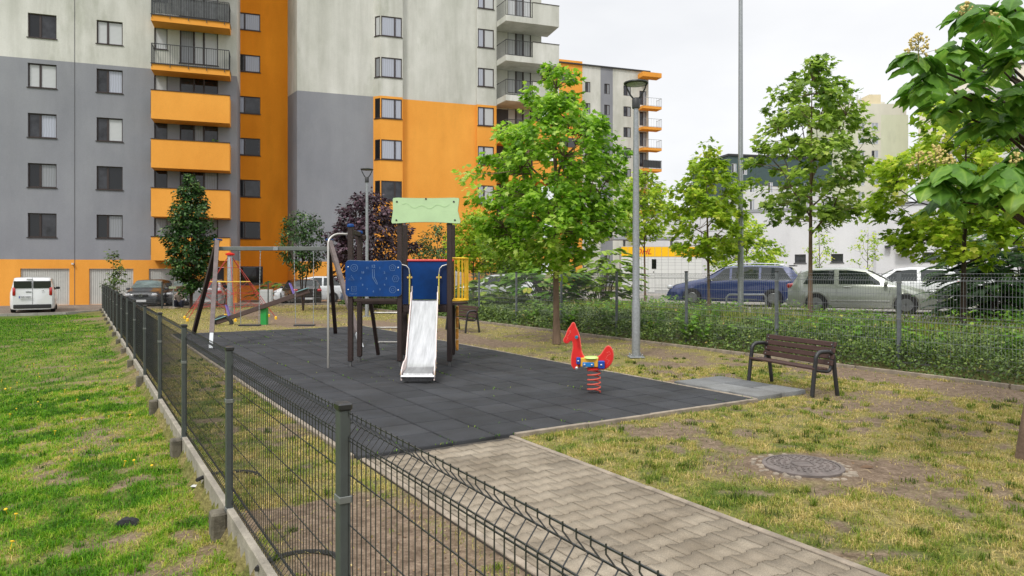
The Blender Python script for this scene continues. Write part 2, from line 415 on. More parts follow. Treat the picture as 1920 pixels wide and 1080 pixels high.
while uu+p_ < UE-.02:
    vv = PV0-.4+(Lb/2 if row % 2 else 0)
    while vv < PV1+.1:
        lo, hi = clipv(vv), clipv(vv+Lb)
        if hi-lo > .02:
            g_ = .0022; g3 = .0042; ys = [lo+g3]+[vv+Lb*k for k in (.19,.31,.69,.81) if lo+g3 < vv+Lb*k < hi-g3]+[hi-g3]
            low = [(uu+g_-am*wv(y-vv), y) for y in ys]; up_ = [(min(uu+p_-g_+am*wv(y-vv), UE-.012), y) for y in ys]
            ring_ = low+up_[::-1]; cx = sum(q[0] for q in ring_)/len(ring_); cy = sum(q[1] for q in ring_)/len(ring_)
            k = len(ring_); zt = random.uniform(-.0022, .0022); tx, ty = random.uniform(-.006,.006), random.uniform(-.006,.006); tt = random.random(); b0 = len(PVs)
            for zz, ins in ((-.03, 1.0), (-.0035, 1.0), (0, .984)):
                for (a, b) in ring_:
                    a2_, b2_ = cx+(a-cx)*ins, cy+(b-cy)*ins
                    PVs.append(W(a2_, b2_, zz+zt+((a2_-cx)*tx+(b2_-cy)*ty if zz > -.02 else 0))); PTs.append(tt)
            for L_ in range(2):
                for i in range(k):
                    j = (i+1) % k; PFs += [b0+L_*k+j, b0+L_*k+i, b0+(L_+1)*k+i, b0+(L_+1)*k+j]; PCs.append(4)
            PFs += list(range(b0+3*k-1, b0+2*k-1, -1)); PCs.append(k)
        vv += Lb
    uu += p_; row += 1
paver = attr_mat('concrete_paver', [(0,(.245,.208,.160)),(.5,(.30,.252,.192)),(1,(.345,.295,.228))], rough=.92, bump=.5)
pth = np_mesh('path', np.array(PVs), PFs, PCs, paver, tint=PTs, kind='structure')
def edging(u0, u1, v0, v1, name, zt=.006, seg=1.0, w=.055):
    q = MB(); du, dv = u1-u0, v1-v0; L = math.hypot(du, dv); k = max(1, int(round(L/seg)))
    for i in range(k):
        t = (i+.5)/k; c = W(u0+du*t, v0+dv*t)
        q.cbox((c[0], c[1], zt-.1+random.uniform(-.003,.003)), (L/k-.004, w, .2), .006, rz=TH-math.atan2(dv, du))
    return q.build(name, conc, kind='structure')
edging(-3, UE+.03, PV1-.03, PV1-.03, 'path_edging'); edging(-3, UE, PV0+.03, PV0+.03, 'path_edging')
edging(UE+.0, UE+.0, PV1, 7.66, 'mat_edging', zt=.03); edging(UE+.03, 21.2, 7.69, 7.69, 'mat_edging', zt=.02); edging(UE+.1, 21.2, PV0-.04, PV0-.04, 'mat_edging', zt=.02)

# rubber safety tiles
def tiles(u0, v0, nu, nv, name, m_, zt, jit=.25, size=.5):
    vs, fs, cs, ts = [], [], [], []
    for j in range(nv):
        off = 0 if j % 3 else random.uniform(-.02,.02)
        for i in range(nu):
            a0, b0 = u0+i*size+(off if 0 < i else 0), v0+j*size; a1, b1 = u0+(i+1)*size+(off if i < nu-1 else 0), b0+size
            g_ = .005; g2 = .010; z = zt+random.uniform(-.002,.002); tx, ty = random.uniform(-.006,.006), random.uniform(-.006,.006); t = random.random()
            k0 = len(vs); cx, cy = (a0+a1)/2, (b0+b1)/2
            for (zz, ins) in ((-.05, 0), (z-.012, 0), (z-.003,.006), (z, .016)):
                for (a, b) in ((a0+g_+ins, b0+g2+ins), (a1-g_-ins, b0+g2+ins), (a1-g_-ins, b1-g2-ins), (a0+g_+ins, b1-g2-ins)):
                    vs.append(W(a, b, zz+(0 if zz < -.02 else (a-cx)*tx+(b-cy)*ty))); ts.append(t)
            for L_ in range(3):
                for q in range(4):
                    r_ = (q+1) % 4; fs += [k0+L_*4+r_, k0+L_*4+q, k0+(L_+1)*4+q, k0+(L_+1)*4+r_]; cs.append(4)
            fs += [k0+15, k0+14, k0+13, k0+12]; cs.append(4)
    return np_mesh(name, np.array(vs), fs, cs, m_, tint=ts, kind='structure')
rub = attr_mat('rubber_granulate', [(0,(.036,.038,.043)),(.5,(.043,.045,.051)),(1,(.052,.054,.060))], rough=.85, bump=1.0)
rub2 = attr_mat('worn_rubber_granulate', [(0,(.13,.135,.14)),(.5,(.19,.195,.20)),(1,(.25,.255,.255))], rough=.9, bump=.9)
tiles(UE+.04, 2.16, 30, 11, 'rubber_mat', rub, .022)
tiles(UE+.04, 7.73, 3, 2, 'rubber_mat', rub2, .045, size=.52)

# ------------------------------------------------------------------ buildings
glass_dark = mat('dark_window_glass', (.010,.011,.013), .04, spec=.5)
frame_m = mat('brown_window_frame', srgb(52,40,38), .5)
frame_w = mat('white_window_frame', (.72,.73,.74), .5)
def pane_mat(nm, c, stripes=None):
    if nm in MATS: return MATS[nm]
    m = bpy.data.materials.new(nm); m.use_nodes = True; n = m.node_tree; p = n.nodes['Principled BSDF']
    p.inputs['Roughness'].default_value = .5; p.inputs['Coat Weight'].default_value = .5; p.inputs['Coat Roughness'].default_value = .03
    t = n.nodes.new('ShaderNodeTexCoord'); w = n.nodes.new('ShaderNodeTexWave'); w.wave_type = 'BANDS'
    w.bands_direction = 'Z' if stripes == 'blind' else 'X'
    w.inputs['Scale'].default_value = 4.5 if stripes == 'blind' else 2.6; w.inputs['Distortion'].default_value = 0 if stripes == 'blind' else 3.0
    w.inputs['Detail Scale'].default_value = .6
    r = n.nodes.new('ShaderNodeValToRGB'); r.color_ramp.elements[0].color = (*[q*.8 for q in c], 1); r.color_ramp.elements[1].color = (*c, 1)
    n.links.new(t.outputs['Object'], w.inputs['Vector']); n.links.new(w.outputs[0], r.inputs[0]); n.links.new(r.outputs[0], p.inputs['Base Color'])
    MATS[nm] = m; return m
PANES = [glass_dark, pane_mat('white_blind_behind_glass', (.55,.56,.57), 'blind'), pane_mat('grey_curtain_behind_glass', (.26,.27,.29), 'curtain'),
         pane_mat('painted_sky_reflection_pane', (.42,.44,.52), 'curtain'), mat('dim_window_glass', (.035,.036,.042), .05, spec=.5, var=.7, vscale=1.3)]  # lavender pane: the sky's reflection is painted into its base colour

class Facade:
    """a wall plane: origin O, running along the unit vector F; s along, n outward, z up"""
    def __init__(s, O, F, loc):
        s.O = O; L = math.hypot(*F); s.F = (F[0]/L, F[1]/L); s.N = (s.F[1], -s.F[0]); s.loc = loc
    def p(s, a, n, z):
        return (s.O[0]+s.F[0]*a+s.N[0]*n-s.loc[0], s.O[1]+s.F[1]*a+s.N[1]*n-s.loc[1], z-s.loc[2])
    def s_of(s, px, n=0.0):
        ox, oy = s.O[0]+s.N[0]*n, s.O[1]+s.N[1]*n; k = (px-960)/FPX
        return (k*oy-ox)/(s.F[0]-k*s.F[1])
    def z_of(s, px, py, n=0.0):
        a = s.s_of(px, n); Y = s.O[1]+s.F[1]*a+s.N[1]*n; return CAMZ+(HORI-py)*Y/FPX
    def box(s, mb, s0, s1, n0, n1, z0, z1, mi=0):
        P = [s.p(a, b, c) for c in (z0, z1) for (a, b) in ((s0,n0),(s1,n0),(s1,n1),(s0,n1))]
        return mb.add(P, [(0,1,2,3),(7,6,5,4),(0,4,5,1),(1,5,6,2),(2,6,7,3),(3,7,4,0)], mi)
    def wall(s, mb, s0, s1, z0, z1, holes, zone, n=0.0, depth=.16):
        ss = sorted({round(q, 4) for q in [s0, s1]+[h[0] for h in holes]+[h[1] for h in holes] if s0-1e-6 <= q <= s1+1e-6})
        zs = sorted({round(q, 4) for q in [z0, z1]+[h[2] for h in holes]+[h[3] for h in holes]+zone.zs if z0 <= q <= z1})
        for i in range(len(ss)-1):
            for j in range(len(zs)-1):
                a, b, c, d = ss[i], ss[i+1], zs[j], zs[j+1]; mc, mz = (a+b)/2, (c+d)/2
                if any(h[0] < mc < h[1] and h[2] < mz < h[3] for h in holes): continue
                mb.quad(s.p(a,n,c), s.p(b,n,c), s.p(b,n,d), s.p(a,n,d), zone(mc, mz))
        for h in holes:
            a, b, c, d = h[:4]; mi = zone((a+b)/2, (c+d)/2)
            mb.quad(s.p(a,n,c), s.p(a,n-depth,c), s.p(a,n-depth,d), s.p(a,n,d), mi); mb.quad(s.p(b,n,c), s.p(b,n-depth,c), s.p(b,n-depth,d), s.p(b,n,d), mi)
            mb.quad(s.p(a,n,d), s.p(b,n,d), s.p(b,n-depth,d), s.p(a,n-depth,d), mi); mb.quad(s.p(a,n,c), s.p(b,n,c), s.p(b,n-depth,c), s.p(a,n-depth,c), mi)
    def window(s, par, h, lights=(.42,), fm=None, n=0.0, sill=True, panes=None, name='window', dep=.10):
        """framed window in hole h with mullions at the given fractions"""
        a, b, c, d = h[:4]; fm = fm or frame_m; q = MB(); t = .06; g = .002
        n1 = n-dep; n0 = n-dep-.06
        s.box(q, a+g, a+t, n0, n1, c+g, d-g); s.box(q, b-t, b-g, n0, n1, c+g, d-g)
        s.box(q, a+t, b-t, n0, n1, c+g, c+t); s.box(q, a+t, b-t, n0, n1, d-t, d-g)
        cuts = [a+t]+[a+(b-a)*l for l in lights]+[b-t]
        for l in cuts[1:-1]: s.box(q, l-.05, l+.05, n0, n1+.012, c+t, d-t)
        if sill: s.box(q, a-.05, b+.05, n-.12, n+.05, c-.045, c-.003)
        w = q.build(name, fm, par)
        for i in range(len(cuts)-1):
            x0 = cuts[i]+(.05 if i else 0); x1 = cuts[i+1]-(.05 if i < len(cuts)-2 else 0)
            e = MB(); s.box(e, x0+.002, x1-.002, n1-.045, n1-.03, c+t+.002, d-t-.002)
            k = panes[i % len(panes)] if panes else random.choice([0,0,1,2,3,4,4])
            o = e.build('pane', PANES[k], w)
        return w
class Zone:
    def __init__(s, f, zs): s.f = f; s.zs = zs
    def __call__(s, a, z): return s.f(a, z)

def plaster(name, c, c2, streak=True):
    """rendered wall: fine grain, broad blotches and vertical rain streaks"""
    m = bpy.data.materials.new(name); m.use_nodes = True; n = m.node_tree; p = n.nodes['Principled BSDF']; p.inputs['Roughness'].default_value = .92; p.inputs['Specular IOR Level'].default_value = .2
    t = n.nodes.new('ShaderNodeTexCoord')
    def nz(sc, st, d=5):
        mp_ = n.nodes.new('ShaderNodeMapping'); mp_.inputs['Scale'].default_value = st
        q = n.nodes.new('ShaderNodeTexNoise'); q.inputs['Scale'].default_value = sc; q.inputs['Detail'].default_value = d; q.inputs['Roughness'].default_value = .62
        n.links.new(t.outputs['Object'], mp_.inputs[0]); n.links.new(mp_.outputs[0], q.inputs['Vector']); return q
    def rp(src, a, b, ca, cb):
        q = n.nodes.new('ShaderNodeValToRGB'); q.color_ramp.elements[0].position = a; q.color_ramp.elements[0].color = (*ca, 1); q.color_ramp.elements[1].position = b; q.color_ramp.elements[1].color = (*cb, 1)
        n.links.new(src, q.inputs[0]); return q
    A = rp(nz(.35, (1,1,.6), 7).outputs[0], .35, .68, c, c2)
    B = rp(nz(1.3, (1,1,.09), 6).outputs[0], .34, .60, (.80,.80,.78) if streak else (.95,.95,.95), (1.03,1.03,1.03))
    Gn = rp(nz(26, (1,1,1), 3).outputs[0], .3, .7, (.93,.93,.93), (1.06,1.06,1.06))
    def mul(a, b, f=1.0):
        q = n.nodes.new('ShaderNodeMix'); q.data_type = 'RGBA'; q.blend_type = 'MULTIPLY'; q.inputs[0].default_value = f; n.links.new(a, q.inputs[6]); n.links.new(b, q.inputs[7]); return q
    S = rp(nz(.55, (1,1,.35), 8).outputs[0], .56, .74, (1,1,1), (.70,.715,.66) if streak is True or (isinstance(streak, float) and streak > .6) else (.90,.90,.90))
    r = mul(mul(A.outputs[0], B.outputs[0], (streak if isinstance(streak, float) else .85) if streak else .4).outputs[2], Gn.outputs[0], .9)
    r = mul(r.outputs[2], S.outputs[0], 1.0)
    n.links.new(r.outputs[2], p.inputs['Base Color'])
    bp = n.nodes.new('ShaderNodeBump'); bp.inputs['Strength'].default_value = .25; bp.inputs['Distance'].default_value = .01
    n.links.new(nz(45, (1,1,1), 3).outputs[0], bp.inputs['Height']); n.links.new(bp.outputs[0], p.inputs['Normal'])
    return m
W_GREY = plaster('grey_plaster', (.235,.240,.268), (.285,.290,.315), .25); W_WHITE = plaster('off_white_plaster', (.50,.50,.45), (.68,.67,.63), .75)
W_ORA = plaster('orange_plaster', (.76,.315,.050), (.86,.385,.070), False); W_DORA = plaster('deep_orange_plaster', (.74,.235,.014), (.86,.30,.020), .3)
W_DARK = plaster('charcoal_plaster', (.07,.07,.078), (.10,.10,.108), False)
metal_d = mat('dark_railing_metal', (.035,.036,.038), .5); metal_g = mat('galvanised_steel', (.33,.345,.36), .45, metal=.55, var=.2, vscale=30)
WM = [W_GREY, W_WHITE, W_ORA, W_DORA, W_DARK]
FH = 2.78

def railing(fc, mb, s0, s1, n, z0, z1, step=.12, ends=None):
    fc.box(mb, s0, s1, n-.02, n+.02, z1-.04, z1); fc.box(mb, s0, s1, n-.012, n+.012, z0+.04, z0+.07)
    k = int((s1-s0)/step)
    for i in range(k+1):
        a = s0+(s1-s0)*i/k; w = .018 if i % 8 == 0 else .007
        fc.box(mb, a-w, a+w, n-.009, n+.009, z0-(.12 if i % 8 == 0 else 0)+.001, z1-.04)
    for e in (ends or []):
        fc.box(mb, e-.02, e+.02, .02, n-.02, z1-.039, z1-.001)
        for i in range(9):
            b = .05+(n-.1)*i/8; fc.box(mb, e-.007, e+.007, b-.007, b+.007, z0, z1-.04)

# --- left apartment block (grey / off-white over an orange garage storey, with the deep orange stair bay behind)
B0 = (-28.1, 38.05); FD = (.945, .324)
loc = (-22.0, 40.1, -.1)
blk = thing('apartment_block', 'grey and off-white apartment block with orange balconies, deep orange stair bay and white garage doors', 'building', loc)
f1 = Facade(B0, FD, loc); SE = 12.1; ZT = 33.5
holes, wins = [], []
for k in range(10):
    for x0, x1, pn in ((52,106,None),(181,230,None)):
        a, b = f1.s_of(x0), f1.s_of(x1); h = (a, b, 3.70+FH*k, 5.04+FH*k); holes.append(h)
        ch = {(0,0):[0,4],(0,1):[0,4],(0,2):[4,2],(0,3):[0,3],(0,4):[1,1],(0,5):[0,2],(1,0):[0,2],(1,1):[4,0],(1,2):[4,1],(1,3):[4,3],(1,4):[1,1],(1,5):[1,1]}.get((0 if x0 < 100 else 1, k))
        if x0 < 100: ch = {0:[0,4],1:[0,2],2:[4,3],3:[1,1],4:[0,4]}.get(k, ch)
        wins.append((h, (.42,), ch))
    for off in (-6.2, -10.4):       # same columns repeated beyond the picture's edge
        a = f1.s_of(52)+off; h = (a, a+1.5, 3.70+FH*k, 5.04+FH*k); holes.append(h); wins.append((h, (.42,), None))
    zt = 5.0+FH*k+.06
    a, b = f1.s_of(289), f1.s_of(314); h = (a, b, zt-1.36, zt); holes.append(h); wins.append((h, (), {3:[1],2:[4],4:[1]}.get(k)))
    a, b = f1.s_of(337), f1.s_of(409)
    h = (a, b, zt-1.36, zt) if k < 4 else (a, b, zt-2.05, zt)
    holes.append(h); wins.append((h, (.36,.62), {3:[4,0,0],2:[4,2,4],1:[0,4,2],4:[2,1,1],0:[4,0,2]}.get(k)))
gar = []
for x0, x1 in ((38,130),(167,250),(279,352)):
    gar.append((f1.s_of(x0), f1.s_of(x1), -.098, 1.95))
gar.append((f1.s_of(38)-3.6, f1.s_of(38)-1.0, -.098, 1.95))
door_h = (f1.s_of(386), f1.s_of(420), -.098, 2.05)
allh = holes+gar+[door_h]
z1_ = Zone(lambda a, z: 2 if z < 2.46 else (0 if z < 13.62 else 1), [2.46, 13.62])
q = MB(); f1.wall(q, -12, SE, -.3, ZT, allh, z1_)
f1.box(q, SE-.001, SE, -4.9, -.001, -.3, 2.46, 2); f1.box(q, SE-.001, SE, -4.9, -.001, 2.46, 13.62, 0); f1.box(q, SE-.001, SE, -4.9, -.001, 13.62, ZT, 1)
f1.box(q, -12.0, -11.99, -14, -.001, -.3, ZT, 1)
q.build('wall', WM, blk)
q = MB(); f1.box(q, -12.2, SE+.15, -14, .12, ZT, ZT+.3); q.build('roof', metal_d, blk)
for h, l, c in wins: f1.window(blk, h, l, panes=c, dep=.105)
garage_m = mat('white_garage_panel', (.50,.50,.47), .6, var=.1, vscale=2)
for h in gar:
    q = MB(); a, b = h[0]+.003, h[1]-.003; k = 22; w = (b-a)/k
    for i in range(k): f1.box(q, a+i*w, a+(i+1)*w-.018, -.13, -.10, h[2]+.002, h[3]-.003)
    f1.box(q, a, b, -.16, -.131, h[2]+.002, h[3]-.003); q.build('garage_door', garage_m, blk)
q = MB(); f1.box(q, door_h[0]+.01, door_h[1]-.01, -.15, -.1, -.097, 2.04); q.build('door', mat('dark_door', (.03,.03,.033), .4), blk)
q = MB(); f1.box(q, f1.s_of(137.0)-.05, f1.s_of(137)+.05, .0, .16, 2.18, 2.27); q.build('security_camera', mat('off_white_plastic', (.6,.6,.58), .4), blk)
q = MB(); ss_ = f1.s_of(140); f1.box(q, ss_-.012, ss_+.012, .001, .016, -.1, ZT); q.build('expansion_joint', mat('joint_grey', (.10,.10,.11), .8), blk)
# balconies
s0, s1, nb = 7.62, 11.76, 1.25
for k in range(-1, 10):
    zb = 4.92+FH*k
    solid = k < 3
    q = MB()
    if solid:
        z0 = zb if k >= 0 else 2.42
        f1.box(q, s0, s1, .0, nb-.13, z0, z0+.25, 2)
        f1.box(q, s0, s1, nb-.13, nb, z0, zb+1.62, 2); f1.box(q, s1-.13, s1, .0, nb-.131, z0+.25, zb+1.62, 2)
        f1.box(q, s0, s0+.08, .0, nb-.131, z0+.25, zb+1.50, 2)
        b = q.build('balcony', WM, blk)
        q = MB(); f1.box(q, s0-.02, s1+.03, nb-.15, nb+.03, zb+1.621, zb+1.66); q.build('coping', frame_m, b)
        q = MB(); f1.box(q, s0-.035, s0-.005, .1, nb-.1, z0+.3, zb+1.5); q.build('side_screen', metal_d, b)
    else:
        f1.box(q, s0, s1, .0, nb, zb, zb+.36, 2)
        b = q.build('balcony', WM, blk)
        q = MB(); f1.box(q, s0-.02, s1+.03, .001, nb+.03, zb+.361, zb+.40); q.build('coping', frame_m, b)
        q = MB(); railing(f1, q, s0+.03, s1-.03, nb+.045, zb+.30, zb+1.50, ends=[s0+.03, s1-.03]); q.build('railing', metal_d, b)
        q = MB()
        if k >= 4:
            for i in range(46):
                a = s0+.05+(s1-s0-.1)*i/46; f1.box(q, a, a+.075, nb-.02+.006*math.sin(i*1.3), nb, zb+.45, zb+1.44)
        f1.box(q, s1-.06, s1-.045, .1, nb-.1, zb+.45, zb+1.44)
        q.build('privacy_screen', mat('grey_screen_fabric', (.10,.105,.11), .8, var=.4, vscale=5), b)
# stair bay
O2 = (-17.5-.945*2.2, 46.25-.324*2.2)
f2 = Facade(O2, FD, loc)
a0, a1 = f2.s_of(438), f2.s_of(540)+.02
holes2 = []
for k in range(0, 10):
    a, b = f2.s_of(441), f2.s_of(488); holes2.append((a, b, 4.00+FH*k, 5.14+FH*k))
hg = (f2.s_of(441), f2.s_of(493), .95, 2.15)
q = MB(); f2.wall(q, a0, a1, -.3, ZT, holes2+[hg], Zone(lambda a, z: 3, []), n=0)
q.build('wall', WM, blk)
for i, h in enumerate(holes2): f2.window(blk, h, (.38,), panes={5:[3,3],4:[0,3],3:[3,4],2:[3,0],1:[0,4],0:[0,0]}.get(i), dep=.05)
f2.window(blk, hg, (), panes=[0], dep=.05)

# --- corner tower
T0 = (-14.07, 45.4); TF = (.945, .324); loc = (-6, 48.5, -.1)
tw = thing('apartment_tower', 'tall off-white apartment tower with grey and orange lower walls, corner windows and concrete balconies', 'building', loc)
ft = Facade(T0, TF, loc)
sA, sB, sC = ft.s_of(700), ft.s_of(753), ft.s_of(893)
zt_ = Zone(lambda a, z: (0 if a < sA else 2) if z < 13.66 else 1, [13.66])
zt2 = Zone(lambda a, z: (2 if z < 13.66 else 1), [13.66])
garT = (sA+2.4, sA+4.6, -.098, 1.95)
q = MB()
ft.wall(q, 0, sA, 2.46, ZT, [], zt_); ft.wall(q, 0, sA, -.3, 2.46, [], zt2)
fa = Facade((-15.2, 47.0), (T0[0]+15.2, T0[1]-47.0), loc)
fa.wall(q, 0, math.hypot(T0[0]+15.2, T0[1]-47.0), 2.46, ZT, [], Zone(lambda a, z: 0 if z < 13.66 else 1, [13.66])); fa.wall(q, 0, 1.96, -.3, 2.46, [], zt2)
ft.wall(q, sB, sC, -.3, ZT, [(sB+2.0, sB+4.3, -.098, 2.0)], zt2)
q.build('wall', WM, tw)
q = MB(); k = 20; a, b = sB+2.003, sB+4.297; w = (b-a)/k
for i in range(k): ft.box(q, a+i*w, a+(i+1)*w-.018, -.13, -.10, -.097, 1.997)
q.build('garage_door', garage_m, tw)
# window bay: chamfered left flank + front, proud of the wall
bn = .45; cS = sA+.42
P0 = (T0[0]+TF[0]*sA, T0[1]+TF[1]*sA); P1 = (T0[0]+TF[0]*cS+.324*bn, T0[1]+TF[1]*cS-.945*bn)
fc1 = Facade(P0, (P1[0]-P0[0], P1[1]-P0[1]), loc); Lc = math.hypot(P1[0]-P0[0], P1[1]-P0[1])
fc2 = Facade(P1, TF, loc); Lb2 = sB-cS
h1s = [(.14, Lc-.03, 4.98-.02+FH*k+.1, 6.32-.02+FH*k+.1) for k in range(9)]
h2s = [(.05, Lb2-.05, 4.98-.02+FH*k+.1, 6.32-.02+FH*k+.1) for k in range(9)]
h1s = [(a,b,c-FH*0+0*1,d) for a,b,c,d in h1s]
def shift(hs, z): return [(a,b,c+z,d+z) for a,b,c,d in hs]
dz = (7.94-1.32)-(5.06+FH)+FH  # align so that a window head sits at 7.94
h1s, h2s = shift(h1s, 7.94-6.40-FH*0), shift(h2s, 7.94-6.40)
q = MB(); fc1.wall(q, 0, Lc, -.3, ZT, h1s, zt2, depth=.05); fc2.wall(q, 0, Lb2, -.3, ZT, h2s, zt2, depth=.05)
fr = Facade((P1[0]+TF[0]*Lb2, P1[1]+TF[1]*Lb2), (-.324, .945), loc); fr.wall(q, 0, bn, -.3, ZT, [], zt2)
q.build('wall', WM, tw)
for h in h1s: fc1.window(tw, h, (), dep=.02)
for i, h in enumerate(h2s): fc2.window(tw, h, (.66,), dep=.02, panes=[3,3] if i > 0 else [4,4])
# right window strip
fs_ = Facade((T0[0]+TF[0]*sC+.324*.22, T0[1]+TF[1]*sC-.945*.22), TF, loc)
Ls = fs_.s_of(931); h3 = [(fs_.s_of(896), fs_.s_of(926), 7.94-1.32+FH*k, 7.94+FH*k) for k in range(-1, 9)]
q = MB(); fs_.wall(q, 0, Ls, -.3, ZT, h3, zt2, depth=.05)
frr = Facade((fs_.O[0]+TF[0]*Ls, fs_.O[1]+TF[1]*Ls), (-.324, .945), loc); frr.wall(q, 0, .9, -.3, ZT, [], zt2)
fll = Facade(fs_.O, (-.324, .945), loc); fll.wall(q, 0, .24, -.3, ZT, [], zt2)
q.build('wall', WM, tw)
for h in h3: fs_.window(tw, h, (.38,), dep=.02, panes=[3,1])
# loggia back wall
sD = sC+Ls; sEnd = ft.s_of(1021)
fl = Facade((T0[0]+TF[0]*sD-.324*.6, T0[1]+TF[1]*sD+.945*.6), TF, loc); Ll = sEnd-sD
hd = [(fl.s_of(952), fl.s_of(996), 6.72-.15+FH*k, 8.55-.05+FH*k+.2) for k in range(-1, 9)]
q = MB(); fl.wall(q, 0, Ll, -.3, ZT, hd, Zone(lambda a, z: 4 if z < 13.66 else 1, [13.66]))
fE = Facade((fl.O[0]+TF[0]*Ll, fl.O[1]+TF[1]*Ll), (-.324, .945), loc); fE.wall(q, 0, 12, -.3, ZT, [], zt2)
q.build('wall', WM, tw)
for h in hd: fl.window(tw, h, (.36,.66), sill=False, panes=[1,2,1], dep=.06)
q = MB(); ft.box(q, -.3, sEnd+.1, -13, .6, ZT, ZT+.3); q.build('roof', metal_d, tw)
s0, s1 = 13.85, 17.85
for k in range(-1, 6):
    z = 16.9+.02+FH*(k-1)-FH*2+FH*0
    z = 5.80+FH*k; c = 1 if z > 12.5 else 2
    q = MB()
    P = [(sD-.02, -.58), (sD-.02, .02), (s0, 1.68), (s1, 1.68), (s1, -.58)]
    q.add([ft.p(a, b, zz) for zz in (z-.4, z) for a, b in P], [(0,1,2,3,4),(9,8,7,6,5)]+[(i, (i+1) % 5, (i+1) % 5+5, i+5) for i in range(5)], c)
    ft.box(q, s1-2.0, s1, 1.56, 1.70, z-.401, z+1.08, c); ft.box(q, s1-.14, s1+.001, -.5, 1.559, z-.401, z+1.08, c)
    b = q.build('balcony', WM, tw)
    q = MB(); ft.box(q, s1-2.02, s1+.03, 1.53, 1.73, z+1.081, z+1.12); ft.box(q, s1-.17, s1+.03, -.5, 1.529, z+1.081, z+1.12); q.build('coping', frame_m, b)
    q = MB(); railing(ft, q, s0+.02, s1-2.02, 1.64, z, z+1.1)
    L_ = math.hypot(s0-sD, 1.6)
    for i in range(12):
        t = i/11; a, n_ = sD+(s0-sD)*t+.03, .08+1.56*t; ft.box(q, a-.008, a+.008, n_-.008, n_+.008, z, z+1.06)
    q.tube([ft.p(sD+.03, .08, z+1.08), ft.p(s0+.03, 1.64, z+1.08)], .022, 4); q.build('railing', metal_d, b)

# --- further building with orange balconies
F3 = Facade((15.7, 93.0), (.945,.324), (12, 92, 0)); loc3 = (12, 92, 0)
b3 = thing('distant_apartment_block', 'distant white apartment block with small orange balconies seen over the tree', 'building', loc3)
ZT3 = 28.9
sL = F3.s_of(1040); sR = F3.s_of(1216); sg0, sg1, so1 = F3.s_of(1126), F3.s_of(1149), F3.s_of(1092)
hs = []
for k in range(10):
    for x0, x1 in ((1097,1107),(1133,1143),(1169,1183)):
        hs.append((F3.s_of(x0), F3.s_of(x1), 26.8-FH*k-1.35, 26.8-FH*k))
    hs.append((F3.s_of(1199), F3.s_of(1212), 26.3-FH*k-1.9, 26.3-FH*k))
z3 = Zone(lambda a, z: 2 if a < so1 else (0 if sg0 < a < sg1 else 1), []) 
q = MB(); hs2 = hs
ss_all = [h for h in hs]
class Z3(Zone): pass
F3.wall(q, sL, so1, 0, ZT3+.5, [], z3); F3.wall(q, so1, sg0, 0, ZT3, [h for h in hs if so1 < h[0] < sg0], z3)
F3.wall(q, sg0, sg1, 0, ZT3, [h for h in hs if sg0 < h[0] < sg1], z3); F3.wall(q, sg1, sR, 0, ZT3, [h for h in hs if h[0] > sg1], z3)
fR3 = Facade((F3.O[0]+F3.F[0]*sR, F3.O[1]+F3.F[1]*sR), (-.324,.945), loc3); fR3.wall(q, 0, 12, 0, ZT3, [], Zone(lambda a, z: 1, []))
for k in range(10):   # openings of the orange corner frame
    F3.box(q, sL+.5, so1-1.0, .001, .05, 27.6-FH*k-1.2, 27.6-FH*k, 4)
q.build('wall', WM, b3)
q = MB(); F3.box(q, sL, sR+.2, -12, .2, ZT3+.01, ZT3+.16); q.build('roof', metal_d, b3)
for h in hs: F3.window(b3, h, (.5,), panes=[4,2], dep=.05, sill=False)
for k in range(10):
    z = 24.0-FH*(k-1) if k else 28.25
    a, b = F3.s_of(1196), F3.s_of(1240, 1.3)
    q = MB(); F3.box(q, a, b, .0, 1.4, z-.35, z+(.25 if k == 0 else .0), 2); bb = q.build('balcony', WM, b3)
    if k:
        q = MB(); railing(F3, q, a+.03, b-.03, 1.43, z, z+1.1, step=.35, ends=[b-.03])
        if k == 4: F3.box(q, a+.1, b-.1, 1.36, 1.40, z+.1, z+1.05)
        q.build('railing', metal_d if k == 4 else metal_g, bb)

# --- white market hall
FM = (.84, -.545); loc4 = (15, 43, .5)
mk = thing('market_hall', 'long low white hall with small square windows behind the parked cars', 'building', loc4)
f4 = Facade((9.9, 46.0), FM, loc4)
w_m = plaster('white_render', (.60,.60,.62), (.70,.70,.715), False)
zt4 = lambda a: 5.45
hs = [(f4.s_of(1490), f4.s_of(1511), f4.z_of(1500, 493), f4.z_of(1500, 477)), (f4.s_of(1558), f4.s_of(1581), f4.z_of(1570, 492), f4.z_of(1570, 476)),
      (f4.s_of(1729), f4.s_of(1757), f4.z_of(1740, 490), f4.z_of(1740, 473))]
q = MB(); sN, sX = f4.s_of(1200), f4.s_of(1615)+16
f4.wall(q, sN, sX, .3, 5.45, hs, Zone(lambda a, z: 0, []))
fE4 = Facade((f4.O[0]+f4.F[0]*sN, f4.O[1]+f4.F[1]*sN), (-f4.F[1], -(-f4.F[0])), loc4)
f4.box(q, sN-.01, sN, -20, 0, .3, 5.45)
q.build('wall', w_m, mk)
q = MB(); f4.box(q, sN-.1, sX, -20, .06, 5.451, 5.62); q.build('roof', mat('grey_flashing', (.30,.31,.33), .5), mk)
fdark = mat('anthracite_frame', (.04,.04,.045), .5)
for h in hs: f4.window(mk, h, (), fm=fdark, panes=[4], dep=.05)
q = MB(); a = f4.s_of(1640); f4.box(q, a-.05, a+.05, .002, .1, .3, 4.1); q.build('downpipe', mat('pale_pipe', (.5,.5,.52), .5), mk)
q = MB(); a = f4.s_of(1700); z = f4.z_of(1700, 463); f4.box(q, a-.5, a+.5, .15, .5, z-.38, z+.38); f4.box(q, a-.4, a-.36, .0, .15, z-.5, z-.3); f4.box(q, a+.36, a+.4, .0, .15, z-.5, z-.3)
